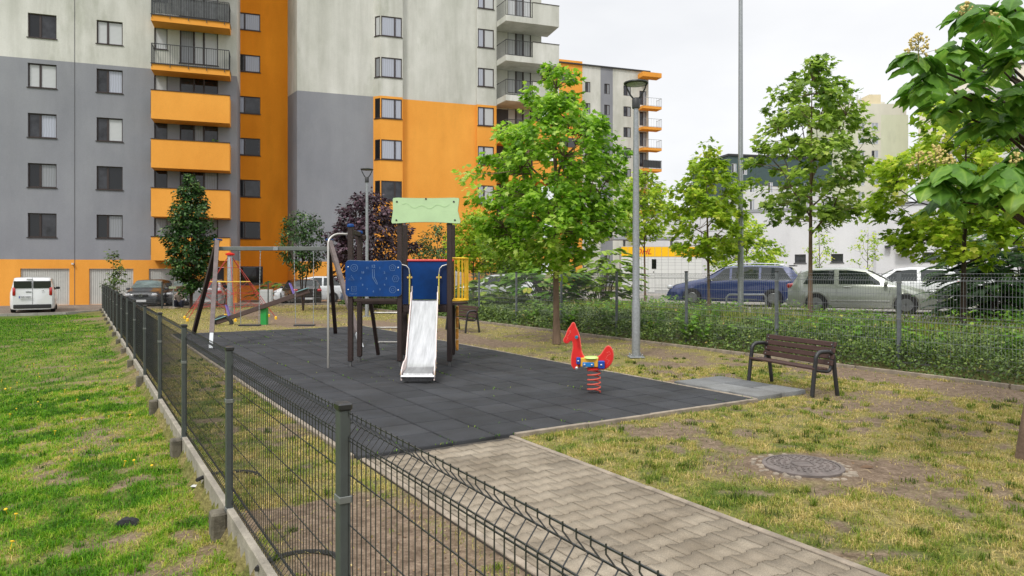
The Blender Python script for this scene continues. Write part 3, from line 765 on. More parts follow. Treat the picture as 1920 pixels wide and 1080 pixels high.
ac = q.build('air_conditioner', mat('cream_metal', (.52,.51,.46), .5), mk)
q = MB(); cp = f4.p(a-.15, .505, z)
q.lathe([(.29,0),(.29,.01),(.05,.02)], 20, c=(0,0,0), axis='y'); 
for i, v in enumerate(q.v): q.v[i] = f4.p(a-.15+v[0], .505+v[1], z+v[2])
q.build('fan_grille', fdark, ac)
q = MB(); a = f4.s_of(1665); z = f4.z_of(1665, 463); f4.box(q, a-.14, a+.14, .02, .35, z-.07, z+.07); q.build('floodlight', fdark, mk)

# --- beige high-rise, teal-topped building, cream building further right
loc5 = (75, 141, 0)
hr = thing('beige_high_rise', 'tall pale beige high-rise with rooftop aerials far behind the white hall', 'building', loc5)
f5 = Facade((60, 140), (1, .02), loc5)
beige = plaster('beige_render', (.62,.60,.52), (.68,.66,.58), False); green_b = plaster('pale_green_render', (.58,.60,.46), (.64,.66,.52), False); yel = plaster('cream_brick', (.72,.62,.42), (.76,.66,.46), False)
a0, a1, a2_, a3 = [f5.s_of(x) for x in (1570, 1606, 1652, 1703)]
hs = []
for k in range(11):
    z = f5.z_of(1640, 244)-2.8*k
    hs += [(f5.s_of(1609), f5.s_of(1621), z, z+1.5), (f5.s_of(1634), f5.s_of(1647), z, z+1.5)]
q = MB(); zH = f5.z_of(1640, 215)
f5.wall(q, a0, a1, 0, f5.z_of(1590, 213), [], Zone(lambda a, z: 1, [])); f5.wall(q, a1, a2_, 0, zH, hs, Zone(lambda a, z: 0, [])); f5.wall(q, a2_, a3, 0, zH, [], Zone(lambda a, z: 1, []))
f5.box(q, a3-.01, a3, -14, -.001, 0, zH, 1); f5.box(q, a0, a0+.01, -14, -.001, 0, zH, 1)
f5.box(q, a0+.2, a3-.2, -9, -.3, zH, zH+2.3, 0)
f5.box(q, f5.s_of(1632), f5.s_of(1654), -5, -.5, zH+2.3, f5.z_of(1640, 176), 2); f5.box(q, f5.s_of(1667), f5.s_of(1677), -5, -3.5, zH+2.3, f5.z_of(1670, 183), 0)
q.build('wall', [beige, green_b, yel], hr)
for h in hs: f5.window(hr, h, (.5,), fm=frame_w, panes=random.choice(([3,3],[4,3],[3,2],[2,2])), dep=.03)
q = MB()
for i, x in enumerate((1597,1602,1607,1612,1622,1628)):
    a = f5.s_of(x); z0 = zH+2.3; z1 = f5.z_of(x, 166+(i % 3)*4); q.tube([f5.p(a,-3,z0), f5.p(a,-3,z1)], .05, 5)
    f5.box(q, a-.16, a+.16, -3.15, -2.9, z1-2.2, z1-.4)
q.build('aerial', mat('pale_aerial', (.55,.55,.56), .5), hr)
loc6 = (42, 112, 0); tb = thing('teal_topped_block', 'white block with dark teal top storey behind the tall pole', 'building', loc6)
f6 = Facade((36, 110), (1, .22), loc6); a0, a1 = f6.s_of(1366), f6.s_of(1560); q = MB(); zt = f6.z_of(1368, 292)
hs = [(f6.s_of(x), f6.s_of(x+9), zt-2.9-2.8*k, zt-1.2-2.8*k) for k in range(6) for x in (range(1372, 1550, 34) if k else (1372, 1392))]
f6.wall(q, a0, a1, 0, zt, hs, Zone(lambda a, z: 1 if z > zt-4.6 else 0, [zt-4.6])); f6.box(q, a0, a0+.01, -12, 0, 0, zt, 1)
q.build('wall', [w_m, mat('teal_cladding', (.05,.085,.09), .6, var=.1)], tb)
for h in hs: f6.window(tb, h, (.5,), fm=frame_w, panes=[4,3], sill=False, dep=.03)
q = MB(); f6.box(q, a0-.2, a1, -12, .2, zt, zt+.3); q.build('roof', metal_d, tb)
loc7 = (88, 130, 0); cb = thing('cream_balcony_block', 'cream apartment block with long white balconies seen past the catalpa leaves', 'building', loc7)
f7 = Facade((78, 132), (.863, -.506), loc7); a0, a1 = f7.s_of(1722), f7.s_of(2060); q = MB(); zt = f7.z_of(1760, 140)
hs = [(f7.s_of(x), f7.s_of(x+16), f7.z_of(1760, 224)-.2-2.9*k, f7.z_of(1760, 224)+2.0-2.9*k) for k in range(-2, 5) for x in range(1748, 2040, 36)]
f7.wall(q, a0, a1, 0, zt, hs, Zone(lambda a, z: 0, [])); f7.box(q, a0, a0+.01, -12, 0, 0, zt, 0)
q.build('wall', plaster('cream_render', (.74,.68,.58), (.78,.72,.62), False), cb)
for h in hs: f7.window(cb, h, (.5,), fm=frame_w, panes=[4,3], sill=False, dep=.03)
for k in range(-2, 5):
    z = f7.z_of(1760, 252)-2.9*k; q = MB(); f7.box(q, f7.s_of(1772), a1-.5, .0, 1.6, z, z+.2); f7.box(q, f7.s_of(1772), a1-.5, 1.5, 1.62, z+.2, z+1.4); q.build('balcony', mat('white_balcony', (.62,.62,.63), .7), cb)
q = MB(); f7.box(q, a0-.2, a1, -12, .2, zt, zt+.3); q.build('roof', metal_d, cb)

# --- parcel locker kiosk
loc8 = (8.9, 41.0, .5)
kk = thing('parcel_locker', 'white and yellow parcel locker wall standing on the car park beside the blue car', 'kiosk', loc8)
f8 = Facade((6.46, 41.0), (1, .02), loc8); a0, a1 = 0.0, f8.s_of(1316); zt = f8.z_of(1240, 462); zy = f8.z_of(1240, 482)
q = MB(); f8.box(q, a0, a1, -.7, -.02, .5, zt); q.build('cabinet', mat('locker_grey', (.45,.45,.45), .5), kk)
q = MB(); k = 12; w = (a1-a0)/k
for i in range(k): f8.box(q, a0+i*w+.012, a0+(i+1)*w-.012, -.019, .0, zy+.03, zt-.03)
q.build('header_panel', mat('signal_yellow', (.90,.50,.0), .45), kk)
q = MB()
for i in range(k):
    if i == 4: f8.box(q, a0+i*w+.01, a0+(i+1)*w-.01, -.019, .0, .56, zy-.01); continue
    z = zy-.01; j = 0
    while z > .7:
        hgt = (.16,.16,.16,.24,.32,.16,.45)[(j+i*(1 if i < 3 else 0)) % 7]; f8.box(q, a0+i*w+.01, a0+(i+1)*w-.01, -.019, .0, max(.56, z-hgt+.012), z); z -= hgt; j += 1
q.build('locker_doors', mat('locker_white', (.66,.66,.64), .45), kk)
q = MB(); a = f8.s_of(1222); f8.box(q, a, a+.27, .001, .02, f8.z_of(1225, 504), f8.z_of(1225, 486)); f8.box(q, a+.08, a+.14, .001, .02, f8.z_of(1225,511), f8.z_of(1225,509)); q.build('screen', glass_dark, kk)
q = MB(); f8.box(q, f8.s_of(1150), f8.s_of(1276), -1.4, .1, f8.z_of(1240, 449), f8.z_of(1240, 444)); f8.box(q, f8.s_of(1266), f8.s_of(1270), -1.2, -1.1, zt, f8.z_of(1240,449)); f8.box(q, f8.s_of(1175), f8.s_of(1179), -1.2, -1.1, zt, f8.z_of(1240,449)); q.build('canopy', mat('grey_flashing', (.3,.3,.3)), kk)
def text(s, par, loc, size, m, rot=(PI/2,0,0), extrude=.003, name='lettering', align='CENTER', shear=0):
    c = bpy.data.curves.new(name, 'FONT'); c.body = s; c.size = size; c.extrude = extrude; c.align_x = align; c.align_y = 'CENTER'; c.shear = shear; c.resolution_u = 2
    tmp = bpy.data.objects.new(name, c); C.objects.link(tmp); dg = bpy.context.evaluated_depsgraph_get(); me = bpy.data.meshes.new_from_object(tmp.evaluated_get(dg))
    bpy.data.objects.remove(tmp); me.materials.clear(); me.materials.append(m); o = bpy.data.objects.new(name, me); C.objects.link(o); o.location = loc; o.rotation_euler = rot
    if par: o.parent = par
    return o
p = f8.p(f8.s_of(1206), .012, f8.z_of(1206, 472)); text('DHL', kk, p, .48, mat('sign_red', (.62,.01,.015), .4), rot=(PI/2,0,.02), shear=.35)

# ------------------------------------------------------------------ mesh panel fences
post_m = mat('grey_green_post', srgb(68,73,71), .5, var=.12, vscale=12, spec=.6); wire_m = mat('anthracite_wire', (.022,.024,.026), .4, spec=.6)
cap_m = mat('black_cap', (.012,.012,.013), .35, spec=.7); clamp_m = mat('clamp_metal', (.20,.21,.20), .45, metal=.4); gwire_m = mat('grey_wire', (.17,.18,.19), .45)
def panel_mb(L, zb, zt, folds, wr=.0025, hr=.0028, step=.05, nseg=3, amp=-.032, fh=.04):
    """welded mesh panel with V beads at the given heights; local x along, y out of plane"""
    q = MB()
    prof = [(zt, 0)]
    for f in sorted(folds, reverse=True): prof += [(f+fh, 0), (f, amp), (f-fh, 0)]
    prof += [(zb, 0)]
    k = int(round(L/step))
    for i in range(k+1):
        x = L*i/k; q.tube([(x, y, z) for z, y in prof], wr, nseg, cap=False)
    hz = []
    for f in folds: hz += [(f, amp), (f-fh-.004, 0), (f-fh-.018, 0)]+([(f+fh+.006, 0)] if f < .4*zt+.5*zt and abs(zt-.06-f) > .03 else [])
    hz += [(z, 0) for z in np.arange(zb+.03, zt-.05, .2) if all(abs(z-f) > .11 for f in folds)]
    hz += [(zt-.010, 0)]
    for z, y in hz:
        q.tube([(0, y-.006, z), (L, y-.006, z)], hr, 4, cap=False)
    return q
def post(par, x, z0, z1, w=.04, d=.06, clamps=(.35,.85), m=post_m, side=1, y=0.0):
    q = MB(); q.cbox((x, y, (z0+z1)/2), (w, d, z1-z0), .004); o = q.build('post', m, par)
    q = MB(); q.cbox((x, y, z1+.012), (w+.012, d+.012, .03), .006); q.build('cap', cap_m, o)
    if clamps:
        for c in clamps: q = MB(); q.cbox((x, y, z0+(z1-z0)*c), (w+.008, d+.008, .028), .002); q.box((x+w*.7, y-d*.5, z0+(z1-z0)*c), (.03,.02,.02)); q.build('clamp', clamp_m, o)
    return o
# near fence
fn = thing('mesh_fence', 'low anthracite mesh fence on concrete kerb boards running along the grass slope', 'fence', W(2.717, V_F), TH)
ST = 2.5; ZB, ZTP = .065, 1.15
pm = panel_mb(ST-.06, ZB, ZTP, [ZTP-.062, ZB+.07]); me0 = None
for k in range(-2, 14):
    if me0 is None:
        o = pm.build('panel', wire_m, fn); me0 = o.data
    else:
        o = bpy.data.objects.new('panel', me0); C.objects.link(o); o.parent = fn
    o.location = (k*ST+.03, -.012, 0)
for k in range(-1, 15):
    post(fn, k*ST, -.12, ZTP+.005, clamps=(.12,.72), d=.045, w=.06)
    q = MB(); q.cbox((k*ST, .075, -.15), (.14,.10,.36), .012); q.cbox((k*ST, -.075, -.17), (.14,.08,.34), .012); q.build('footing', mat('mossy_concrete', (.13,.115,.085), .95, var=.45, vscale=9, bump=.6), fn)
    q = MB(); q.cbox(((k-.5)*ST, 0, -.08), (ST-.09, .05, .26), .006); q.build('kerb_board', mat('kerb_board_concrete', (.30,.27,.22), .95, var=.3, vscale=5, bump=.5), fn)
# far fence on the right, above the low hedge
fz = 1.72
fn2 = thing('mesh_fence', 'tall grey mesh fence standing in the low hedge beside the car park', 'fence', W(6.7, V_R), TH)
pm = panel_mb(ST-.06, .10, 1.70, [1.63, .92, .20], wr=.0027, hr=.0042, amp=-.04, fh=.045); me0 = None
for k in range(-3, 12):
    if me0 is None: o = pm.build('panel', gwire_m, fn2); me0 = o.data
    else: o = bpy.data.objects.new('panel', me0); C.objects.link(o); o.parent = fn2
    o.location = (k*ST+.03, -.04, 0)
    if k > -3: post(fn2, k*ST, -.1, fz, w=.055, d=.055, clamps=(.3,.55,.9), m=mat('weathered_grey_post', srgb(96,101,105), .5, var=.2, vscale=9))
# back fence at the far end, along the street
fn3 = thing('mesh_fence', 'low mesh fence across the far end of the playground in front of the parked cars', 'fence', W(U_B, V_F), TH)
pm = panel_mb(ST-.06, .05, 1.2, [1.12], wr=.003, hr=.0035, nseg=3); me0 = None
for k in range(5):
    if me0 is None: o = pm.build('panel', gwire_m, fn3); me0 = o.data
    else: o = bpy.data.objects.new('panel', me0); C.objects.link(o); o.parent = fn3
    o.rotation_euler = (0,0,-PI/2); o.location = (0, -(k*ST+.03), 0)
    post(fn3, 0, -.1, 1.25, clamps=None, m=post_m, y=-(k+1)*ST)
    q = MB(); q.cbox((0, -(k+.5)*ST, -.02), (.06, ST-.09, .18), .006); q.build('kerb_board', conc, fn3)

# ------------------------------------------------------------------ lamp posts and pole
def lamp(loc, H, label, r0=.085, r1=.05):
    t = thing('street_lamp', label, 'street lamp', loc)
    q = MB(); q.lathe([(r0,0),(r0,1.1),(r0*.86,1.15),(r0*.8,H*.5),(r1,H-.42)], 14); q.build('pole', metal_g, t, smooth=30)
    q = MB(); q.cbox((0,0,.012), (.30,.30,.025), .004)
    for sx in (-1,1):
        for sy in (-1,1): q.lathe([(.014,.02),(.014,.07),(.006,.08)], 8, c=(sx*.11, sy*.11, 0))
    q.build('base_plate', metal_g, t)
    q = MB(); q.lathe([(r1+.025,H-.5),(r1+.03,H-.48),(r1+.03,H-.32),(r1+.01,H-.29)], 12)
    for sx in (-1, 1): q.tube([(0,0,H-.36), (sx*.10,0,H-.25), (sx*.18,0,H-.1), (sx*.215,0,H)], [.02,.018,.016,.014], 8)
    q.build('arm', metal_d, t, smooth=40)
    q = MB(); q.lathe([(.03,H+.055),(.17,H+.045),(.245,H+.02),(.25,H),(.24,H-.012),(.20,H-.014)], 24); q.build('lamp_head', mat('dark_green_black_metal', (.02,.025,.024), .4), t, smooth=40)
    q = MB(); q.lathe([(.05,H-.02),(.19,H-.018),(.195,H-.016),(.05,H-.0155)], 24); q.build('diffuser', mat('lamp_glass', (.20,.26,.18), .15, spec=.8), t)
    return t
lamp((2.5, 13.98, .0), 5.52, 'tall galvanised street lamp with a round head between the slim tree and the hedge')
lamp((-5.65, 27.0, -.02), 5.75, 'galvanised street lamp standing behind the climbing frame', r0=.075)
t = thing('steel_pole', 'very tall plain galvanised pole rising out of the picture beside the blue car', 'pole', W(14.05, 16.85, .42))
q = MB(); q.lathe([(.088,-.1),(.085,2.2),(.078,2.25),(.068,6),(.05,13)], 16); q.build('shaft', metal_g, t, smooth=30)
q = MB(); q.lathe([(.2,-.1),(.2,.06),(.13,.08)], 16); q.build('foot', conc, t)

# ------------------------------------------------------------------ benches
slat_m = mat('brown_bench_slat', srgb(70,48,43), .55, var=.18, vscale=6, bump=.3, bscale=30, stretch=(1,6,6)); iron = mat('black_cast_frame', (.018,.018,.02), .45, spec=.6, bump=.15, bscale=200)
def arc(cx, cz, r, a0, a1, n=6): return [(cx+r*math.cos(R(a0+(a1-a0)*i/n)), cz+r*math.sin(R(a0+(a1-a0)*i/n))) for i in range(n+1)]
def bench(loc, rz, label, L=1.5, k=.93):
    """local x along the bench, front at -y"""
    t = thing('park_bench', label, 'bench', loc, rz, 'brown slatted park benches with black loop armrests')
    for sx in (-1, 1):
        x = sx*(L/2-.05); q = MB()
        pts = [(0,0),(.045,.40)]+arc(.18,.545,.115,190,90,6)[0:]+arc(.29,.545,.115,90,0,6)+[(.415,.42),(.475,0)]
        q.tube([(x, y*k-.22, z*k) for y, z in pts], .029, 10)
        q.build('side_frame', iron, t, smooth=50)
        q = MB(); pts = [(.045,.395),(.12,.385),(.27,.365)]+arc(.275,.44,.075,270,350,5)+[(.385,.62),(.425,.80)]
        q.tube([(x, y*k-.22, z*k) for y, z in pts], .024, 8); q.build('seat_bracket', iron, t, smooth=50)
    for y, z in ((.055,.415),(.145,.410),(.235,.405)):
        q = MB(); q.cbox((0, y*k-.22, z*k), (L-.06,.075,.032), .007); q.build('seat_slat', slat_m, t)
    for i, z in enumerate((.475,.565,.655,.745)):
        y = .345+(z-.475)*.24; q = MB(); q.cbox((0,0,0), (L-.02,.03,.073), .007)
        M = Matrix.Translation((0, y*k-.22, z*k+.015)) @ Matrix.Rotation(R(-13), 4, 'X'); q.v = [tuple(M @ Vector(v)) for v in q.v]
        o = q.build('back_slat', slat_m, t)
        q = MB()
        for sx in (-1,1): q.lathe([(.009,0),(.009,.004),(.004,.007)], 8, c=(sx*(L/2-.07), -(y*k-.22)+.018, z*k+.015), axis='y')
        q.v = [(a, -b, c) for a, b, c in q.v]; q.build('bolt', metal_g, o)
    return t
bench((4.09, 10.18, 0), math.atan2(-1.2,.43), 'brown slatted bench with black loop arms on the dry grass beside the loose grey tiles', L=1.42)
bench((-1.46, 20.35, 0), math.atan2(-.88,.474), 'brown slatted bench with black loop arms behind the slide tower', L=1.5)

# ------------------------------------------------------------------ slide tower
wood = mat('dark_stained_timber', srgb(50,36,33), .6, var=.35, vscale=5, bump=.5, bscale=40, stretch=(6,6,.6)); wood_l = mat('brown_plastic_board', srgb(95,78,72), .6, var=.2, vscale=4)
blue = mat('blue_plastic_panel', srgb(6,60,122), .45, var=.2, vscale=5, spec=.3); mint = mat('mint_plastic_panel', srgb(186,214,166), .45, var=.07, vscale=3, bump=.1, bscale=12); dmint = mat('green_panel_edge', srgb(66,120,70), .5)
redp = mat('red_plastic', srgb(214,40,38), .35, var=.08, vscale=6); yelp = mat('yellow_paint', srgb(240,190,40), .4, var=.12, vscale=8); steel = mat('stainless_steel', (.47,.47,.475), .30, metal=1.0, var=.22, vscale=2.5, stretch=(9,.8,1)); tubem = mat('brushed_tube', (.45,.43,.40), .4, metal=.8)
engr = mat('pale_engraving', srgb(112,140,176), .6); bolt_m = mat('bolt_steel', (.62,.63,.65), .3, metal=.8); footm = mat('steel_foot', (.16,.16,.16), .5, metal=.6)
TWX, TWY = -2.02, 13.0
tower = thing('slide_tower', 'climbing tower with steel slide, mint green top panel, blue clock panel and yellow balcony', 'play tower', (TWX, TWY, 0.02))
PS = .092
def tpost(x, y, z1, z0=.09, name='post', caps=False, par=tower):
    q = MB(); q.cbox((x, y, (z0+z1)/2), (PS, PS, z1-z0), .012); o = q.build(name, wood, par)
    q = MB(); q.cbox((x, y, z0-.045), (.035,.05,.10), .003); q.build('post_foot', footm, o)
    if caps: q = MB(); q.lathe([(.062,z1-.01),(.066,z1+.02),(.05,z1+.045),(.0,z1+.05)], 12, c=(x,y,0)); q.build('post_cap', blue, o, smooth=40)
    return o
yF, yR = -.50, .50
xA, xB, xC = -.89, .0, .895
tpost(xB, yF, 2.62); tpost(xC, yF, 2.62); tpost(xB-.06, yR, 2.62); tpost(xC-.03, yR, 2.62)
tpost(xA, yF, 2.52, caps=True); tpost(xA+.01, .2, 2.44, caps=True)
q = MB(); q.cbox((xA+.01, -.15, 2.42), (.07,.62,.09), .01); q.cbox((xA+.03, .20, 2.36), (.2,.07,.09), .01); q.build('cross_beam', wood, tower)
# platform
q = MB()
for i in range(8): q.cbox((xB+.445, yF+.06+.125*i, 1.10), (.92,.118,.035), .004)
q.cbox((xB+.445, yF+.02, 1.03), (.80,.045,.11), .005); q.cbox((xB+.445, yR-.02, 1.03), (.80,.045,.11), .005)
q.build('platform', wood, tower)
q = MB(); q.cbox(((xA+xB)/2, yF+.02, 1.19), (.80,.05,.06), .012); q.build('handrail', wood_l, tower); q = MB(); q.cbox(((xA+xB)/2, .2, 1.13), (.80,.07,.09), .012); q.build('cross_beam', wood, tower)
# mint top panel
def wavy(w0, w1, h, n=12, dip=.03):
    """panel outline in x,z: slightly waisted sides and wavy top and bottom"""
    top = [(-w0/2+w0*i/n, h/2-.012*math.sin(PI*i/n)) for i in range(n+1)]
    bot = [(w1/2-w1*i/n, -h/2+dip*math.sin(PI*i/n)) for i in range(n+1)]
    return top, bot
def outline_panel(w0, w1, h, r=.035):
    top, bot = wavy(w0, w1, h); P = []
    P += [(-w0/2-.0, h/2-r)]+[(-w0/2+r*.3, h/2-r*.3)]+top[1:-1]+[(w0/2-r*.3, h/2-r*.3), (w0/2, h/2-r)]
    P += [(w0/2-.025, 0)] + [(w1/2, -h/2+r), (w1/2-r*.4, -h/2+.006)]+bot[1:-1]+[(-w1/2+r*.4, -h/2+.006), (-w1/2, -h/2+r), (-w0/2-.015+.02, 0)]
    return P
cxm = (xB+xC)/2
q = MB(); P = [(x+cxm+.03, z+2.80) for x, z in outline_panel(1.19, 1.24, .47)]; q.prism(P, yF-.075, yF-.05); o = q.build('roof_panel', mint, tower, fix=True)
q = MB(); cx_, cz_ = cxm+.03, 2.80; P2 = [((x-cx_)*1.006+cx_, (z-cz_)*1.016+cz_) for x, z in P]; q.prism(P2, yF-.0495, yF-.045); q.build('panel_edge', dmint, o, fix=True)
q = MB()
for x, z in ((-.52,.16),(.50,.16),(-.53,-.17),(.52,-.17),(0,.21)): q.lathe([(.017,0),(.017,.008),(.008,.012)], 10, c=(x+cx_, -(yF-.076), z+cz_), axis='y')
q.v = [(a, -b, c) for a, b, c in q.v]; q.build('bolt', metal_d, o)
q = MB(); q.tube([(cx_-.42+.84*i/24, yF-.077, cz_+.11+.03*math.sin(i*.79)-.05*math.sin(PI*i/24)) for i in range(25)], .003, 4); q.build('relief_line', mat('mint_line', srgb(172,204,152), .5), o)
# blue clock panel
def rrect(w, h, r, n=5, dip=0.0):
    P = []
    for cx, cz, a0 in ((w/2-r,h/2-r,0),(-w/2+r,h/2-r,90),(-w/2+r,-h/2+r,180),(w/2-r,-h/2+r,270)):
        P += [(cx+r*math.cos(R(a0+90*i/n)), cz+r*math.sin(R(a0+90*i/n))) for i in range(n+1)]
        if a0 == 0 and dip: P += [(x*(w/2-r), h/2-dip*(1-x*x)) for x in (.6,.2,-.2,-.6)]
    return P
cp = ((xA+xB)/2-.02, 1.585); PW, PH = 1.0, .645
q = MB(); q.prism([(x+cp[0], z+cp[1]) for x, z in rrect(PW, PH, .07, dip=.014)], yF-.075, yF-.052); pan = q.build('clock_panel', blue, tower, fix=True)
q = MB(); q.prism([(x*1.010+cp[0], z*1.014+cp[1]) for x, z in rrect(PW, PH, .07, dip=.012)], yF-.0515, yF-.047); q.build('panel_edge', mat('pale_edge', srgb(130,150,175), .5), pan, fix=True)
def pc(px_, py_):  # position on the panel read from its zoomed picture (x 110..1125, y 175..835)
    return (cp[0]+((px_-617)/1015)*PW, cp[1]-((py_-505)/660)*PH)
yl = yF-.0765
def ring_line(cx, cz, r, n, rot, par, th=.0032):
    q = MB(); q.tube([(cx+r*math.cos(R(rot)+2*PI*i/n), yl, cz+r*math.sin(R(rot)+2*PI*i/n)) for i in range(n)], th, 4, closed=True); q.build('engraved_shape', engr, par)
for px_, py_, n_, rot, r in ((270,312,24,0,.062),(965,310,5,90,.062),(218,508,3,90,.058),(1022,512,6,0,.062),(263,695,4,45,.06),(970,712,8,22.5,.062)):
    x, z = pc(px_, py_); ring_line(x, z, r, n_, rot, pan); ring_line(x, z, r*.42, n_, rot, pan, .0022)
for s, px_, py_, sz in (('12',615,285,.075),('1',736,315,.055),('2',820,400,.055),('3',852,508,.055),('4',820,622,.05),('5',738,708,.05),('6',618,745,.05),('7',505,708,.05),('8',423,625,.05),('9',390,508,.055),('10',423,398,.055),('11',505,315,.055)):
    x, z = pc(px_, py_); text(s, pan, (x, yl, z), sz, engr, extrude=.001, name='numeral')
q = MB()
for pts in (((600,340),(606,495),(625,525),(668,600),(690,620),(690,590),(640,490),(632,340)),):
    q.tube([(pc(a,b)[0], yl, pc(a,b)[1]) for a, b in pts], .004, 4, closed=True)
x, z = pc(620, 495); q.tube([(x+.014*math.cos(2*PI*i/8), yl, z+.014*math.sin(2*PI*i/8)) for i in range(8)], .003, 4, closed=True)
q.build('clock_hands', engr, pan)
q = MB()
for px_, py_ in ((160,297),(1070,308),(160,712),(1070,722)):
    x, z = pc(px_, py_); q.lathe([(.014,0),(.012,.008),(.004,.011)], 10, c=(x, -(yF-.0755), z), axis='y')
q.v = [(a, -b, c) for a, b, c in q.v]; q.build('bolt', bolt_m, pan)
x, z = pc(250, 785); text('buglo.pl', pan, (x, yl, z), .042, mat('faded_print', srgb(80,112,160), .6), extrude=.001, name='maker_print')
# blue rear wall with red rim, blue side wings beside the slide
q = MB(); q.cbox((cxm-.02, yR-.03, 1.54), (.86,.022,.74), .006); rp_ = q.build('back_panel', blue, tower)
q = MB(); q.tube([(cxm-.46, yR-.04, 1.925), (cxm+.44, yR-.04, 1.925)], .022, 8); q.build('rim', redp, rp_)
for sx, x0 in ((0, xB+.045), (1, xC-.045-.17)):
    q = MB(); x1 = x0+.17
    P = [(x0,1.12),(x1,1.12),(x1,1.62),(x1-.02,1.74),(x1-.08,1.80),(x0,1.82)] if sx == 0 else [(x0,1.12),(x1,1.12),(x1,1.82),(x0+.08,1.80),(x0+.02,1.74),(x0,1.62)]
    q.prism(P, yF-.012, yF+.012); o = q.build('wing_panel', mat('deep_blue_panel', srgb(3,32,74), .5, spec=.3), tower, fix=True)
    q = MB(); xr = x1-.03 if sx == 0 else x0+.03; d_ = -1 if sx == 0 else 1
    q.tube([(xr+d_*.14, yF-.05, 1.83), (xr+d_*.06, yF-.06, 1.81), (xr+d_*.015, yF-.07, 1.76), (xr, yF-.075, 1.66)], .011, 8); q.tube([(xr, yF-.075, 1.66), (xr, yF-.09, 1.12)], .0125, 8, mi=1)
    q.build('grab_rail', [tubem, mat('worn_yellow_rail', srgb(205,190,80), .5, var=.3, vscale=20)], o, smooth=50)
    q = MB(); q.lathe([(.018,0),(.021,.01),(.012,.02)], 10, c=(xr-.03, -(yF-.06), 1.6), axis='y'); q.lathe([(.018,0),(.021,.01),(.012,.02)], 10, c=(xr+.03, -(yF-.06), 1.6), axis='y')
    q.v = [(a, -b, c) for a, b, c in q.v]; q.build('cap_nut', mat('brass_cap', srgb(196,160,90), .4), o, smooth=40)
# slide
sl = []
def sc(t):   # centreline: x, y, z along the chute
    pts = [(.455,-.52,1.205),(.46,-.66,1.19),(.475,-.80,1.08),(.50,-1.15,.80),(.535,-1.60,.46),(.565,-1.92,.235),(.575,-2.10,.18),(.585,-2.36,.17),(.587,-2.44,.155),(.588,-2.47,.11),(.588,-2.46,.05)]
    f_ = t*(len(pts)-1); i = min(int(f_), len(pts)-2); f_ -= i; p0 = pts[max(i-1,0)]; p1 = pts[i]; p2 = pts[i+1]; p3 = pts[min(i+2,len(pts)-1)]
    return tuple(.5*((2*b)+(-a+c)*f_+(2*a-5*b+4*c-d)*f_*f_+(-a+3*b-3*c+d)*f_**3) for a, b, c, d in zip(p0,p1,p2,p3))
N_ = 60; hw = .222; q = MB(); vs = []
for i in range(N_+1):
    x, y, z = sc(i/N_)
    for (dx, dz_) in ((-hw,.0),(-hw+.025,-.008),(0,-.012),(hw-.025,-.008),(hw,.0)): vs.append((x+dx, y, z+dz_))
fs = [(i*5+j, i*5+j+1, (i+1)*5+j+1, (i+1)*5+j) for i in range(N_) for j in range(4)]
q.add(vs, fs); n0_ = len(vs); q.add([(a, b, c-.004) for a, b, c in vs], fs)
q.build('slide_chute', steel, tower, smooth=50)
sidem = mat('slide_side_board', srgb(222,205,200), .5, var=.1, vscale=8)
for sx in (-1, 1):
    q = MB(); T = [sc(i/N_*.9) for i in range(N_+1)]
    vs = []
    for i, (x, y, z) in enumerate(T):
        t = i/N_; h = .14 if t < .72 else .14-.09*min(1, (t-.72)/.1)
        if i == 0: h = .24
        wx = hw+.004+(.015*min(1, max(0, (t-.70)/.1)))
        for dx, dz_ in ((0,-.06),(0,h),(.018,h),(.018,-.06)): vs.append((x+sx*(wx+dx), y, max(.03, z+dz_)))
    fs = [(0,1,2,3),(4*N_+3,4*N_+2,4*N_+1,4*N_)]+[(i*4+j, i*4+(j+1) % 4, (i+1)*4+(j+1) % 4, (i+1)*4+j) for i in range(N_) for j in range(4)]
    q.add(vs, fs); o = q.build('slide_side', sidem, tower, fix=True)
    q = MB()
    for t in (.08,.22,.33,.42,.5,.58,.68,.76,.84):
        x, y, z = sc(t); q.lathe([(.015,0),(.015,.012),(.006,.018)], 8, c=(sx*(x+sx*(hw+.022+(.012 if t > .7 else 0))), y, z), axis='x')
    q.v = [(sx*a, b, c) for a, b, c in q.v]; q.build('bolt', mat('brass_nut', (.35,.26,.14), .35, metal=.7), o)
q = MB(); q.tube([(.588-hw-.03,-2.45,.10),(.588+hw+.03,-2.45,.10)], .035, 12); q.build('slide_end_roll', steel, tower, smooth=40)
q = MB(); q.cbox((.588,-2.36,.02), (.30,.05,.06), .01); q.build('slide_foot', footm, tower)
# ladder behind the left bay
q = MB(); tpx = xA+.10
q.tube([(tpx+.12, .95, .04), (tpx+.05, .55, 1.12)], .045, 4); q.build('ladder_rail', wood, tower)
q = MB(); q.tube([(tpx+.87, .95, .04), (tpx+.80, .55, 1.12)], .045, 4); q.build('ladder_rail', wood, tower)
for z in (.30,.60,.90):
    y = .95-.40*z/1.1; xo = .12-.07*z/1.1; q = MB(); q.tube([(tpx+xo, y, z),(tpx+xo+.75, y, z)], .018, 8); q.build('rung', tubem, tower, smooth=40)
# fireman pole
q = MB(); q.tube([(-1.235,-.72,0),(-1.235,-.72,2.22)]+[(-1.235+.16-.16*math.cos(R(a)), -.72+.0016*a, 2.22+.16*math.sin(R(a))) for a in (20,40,60,80,90)]+[(xA-.02, yF+.0, 2.38)], .021, 10); q.build('fireman_pole', tubem, tower, smooth=50)
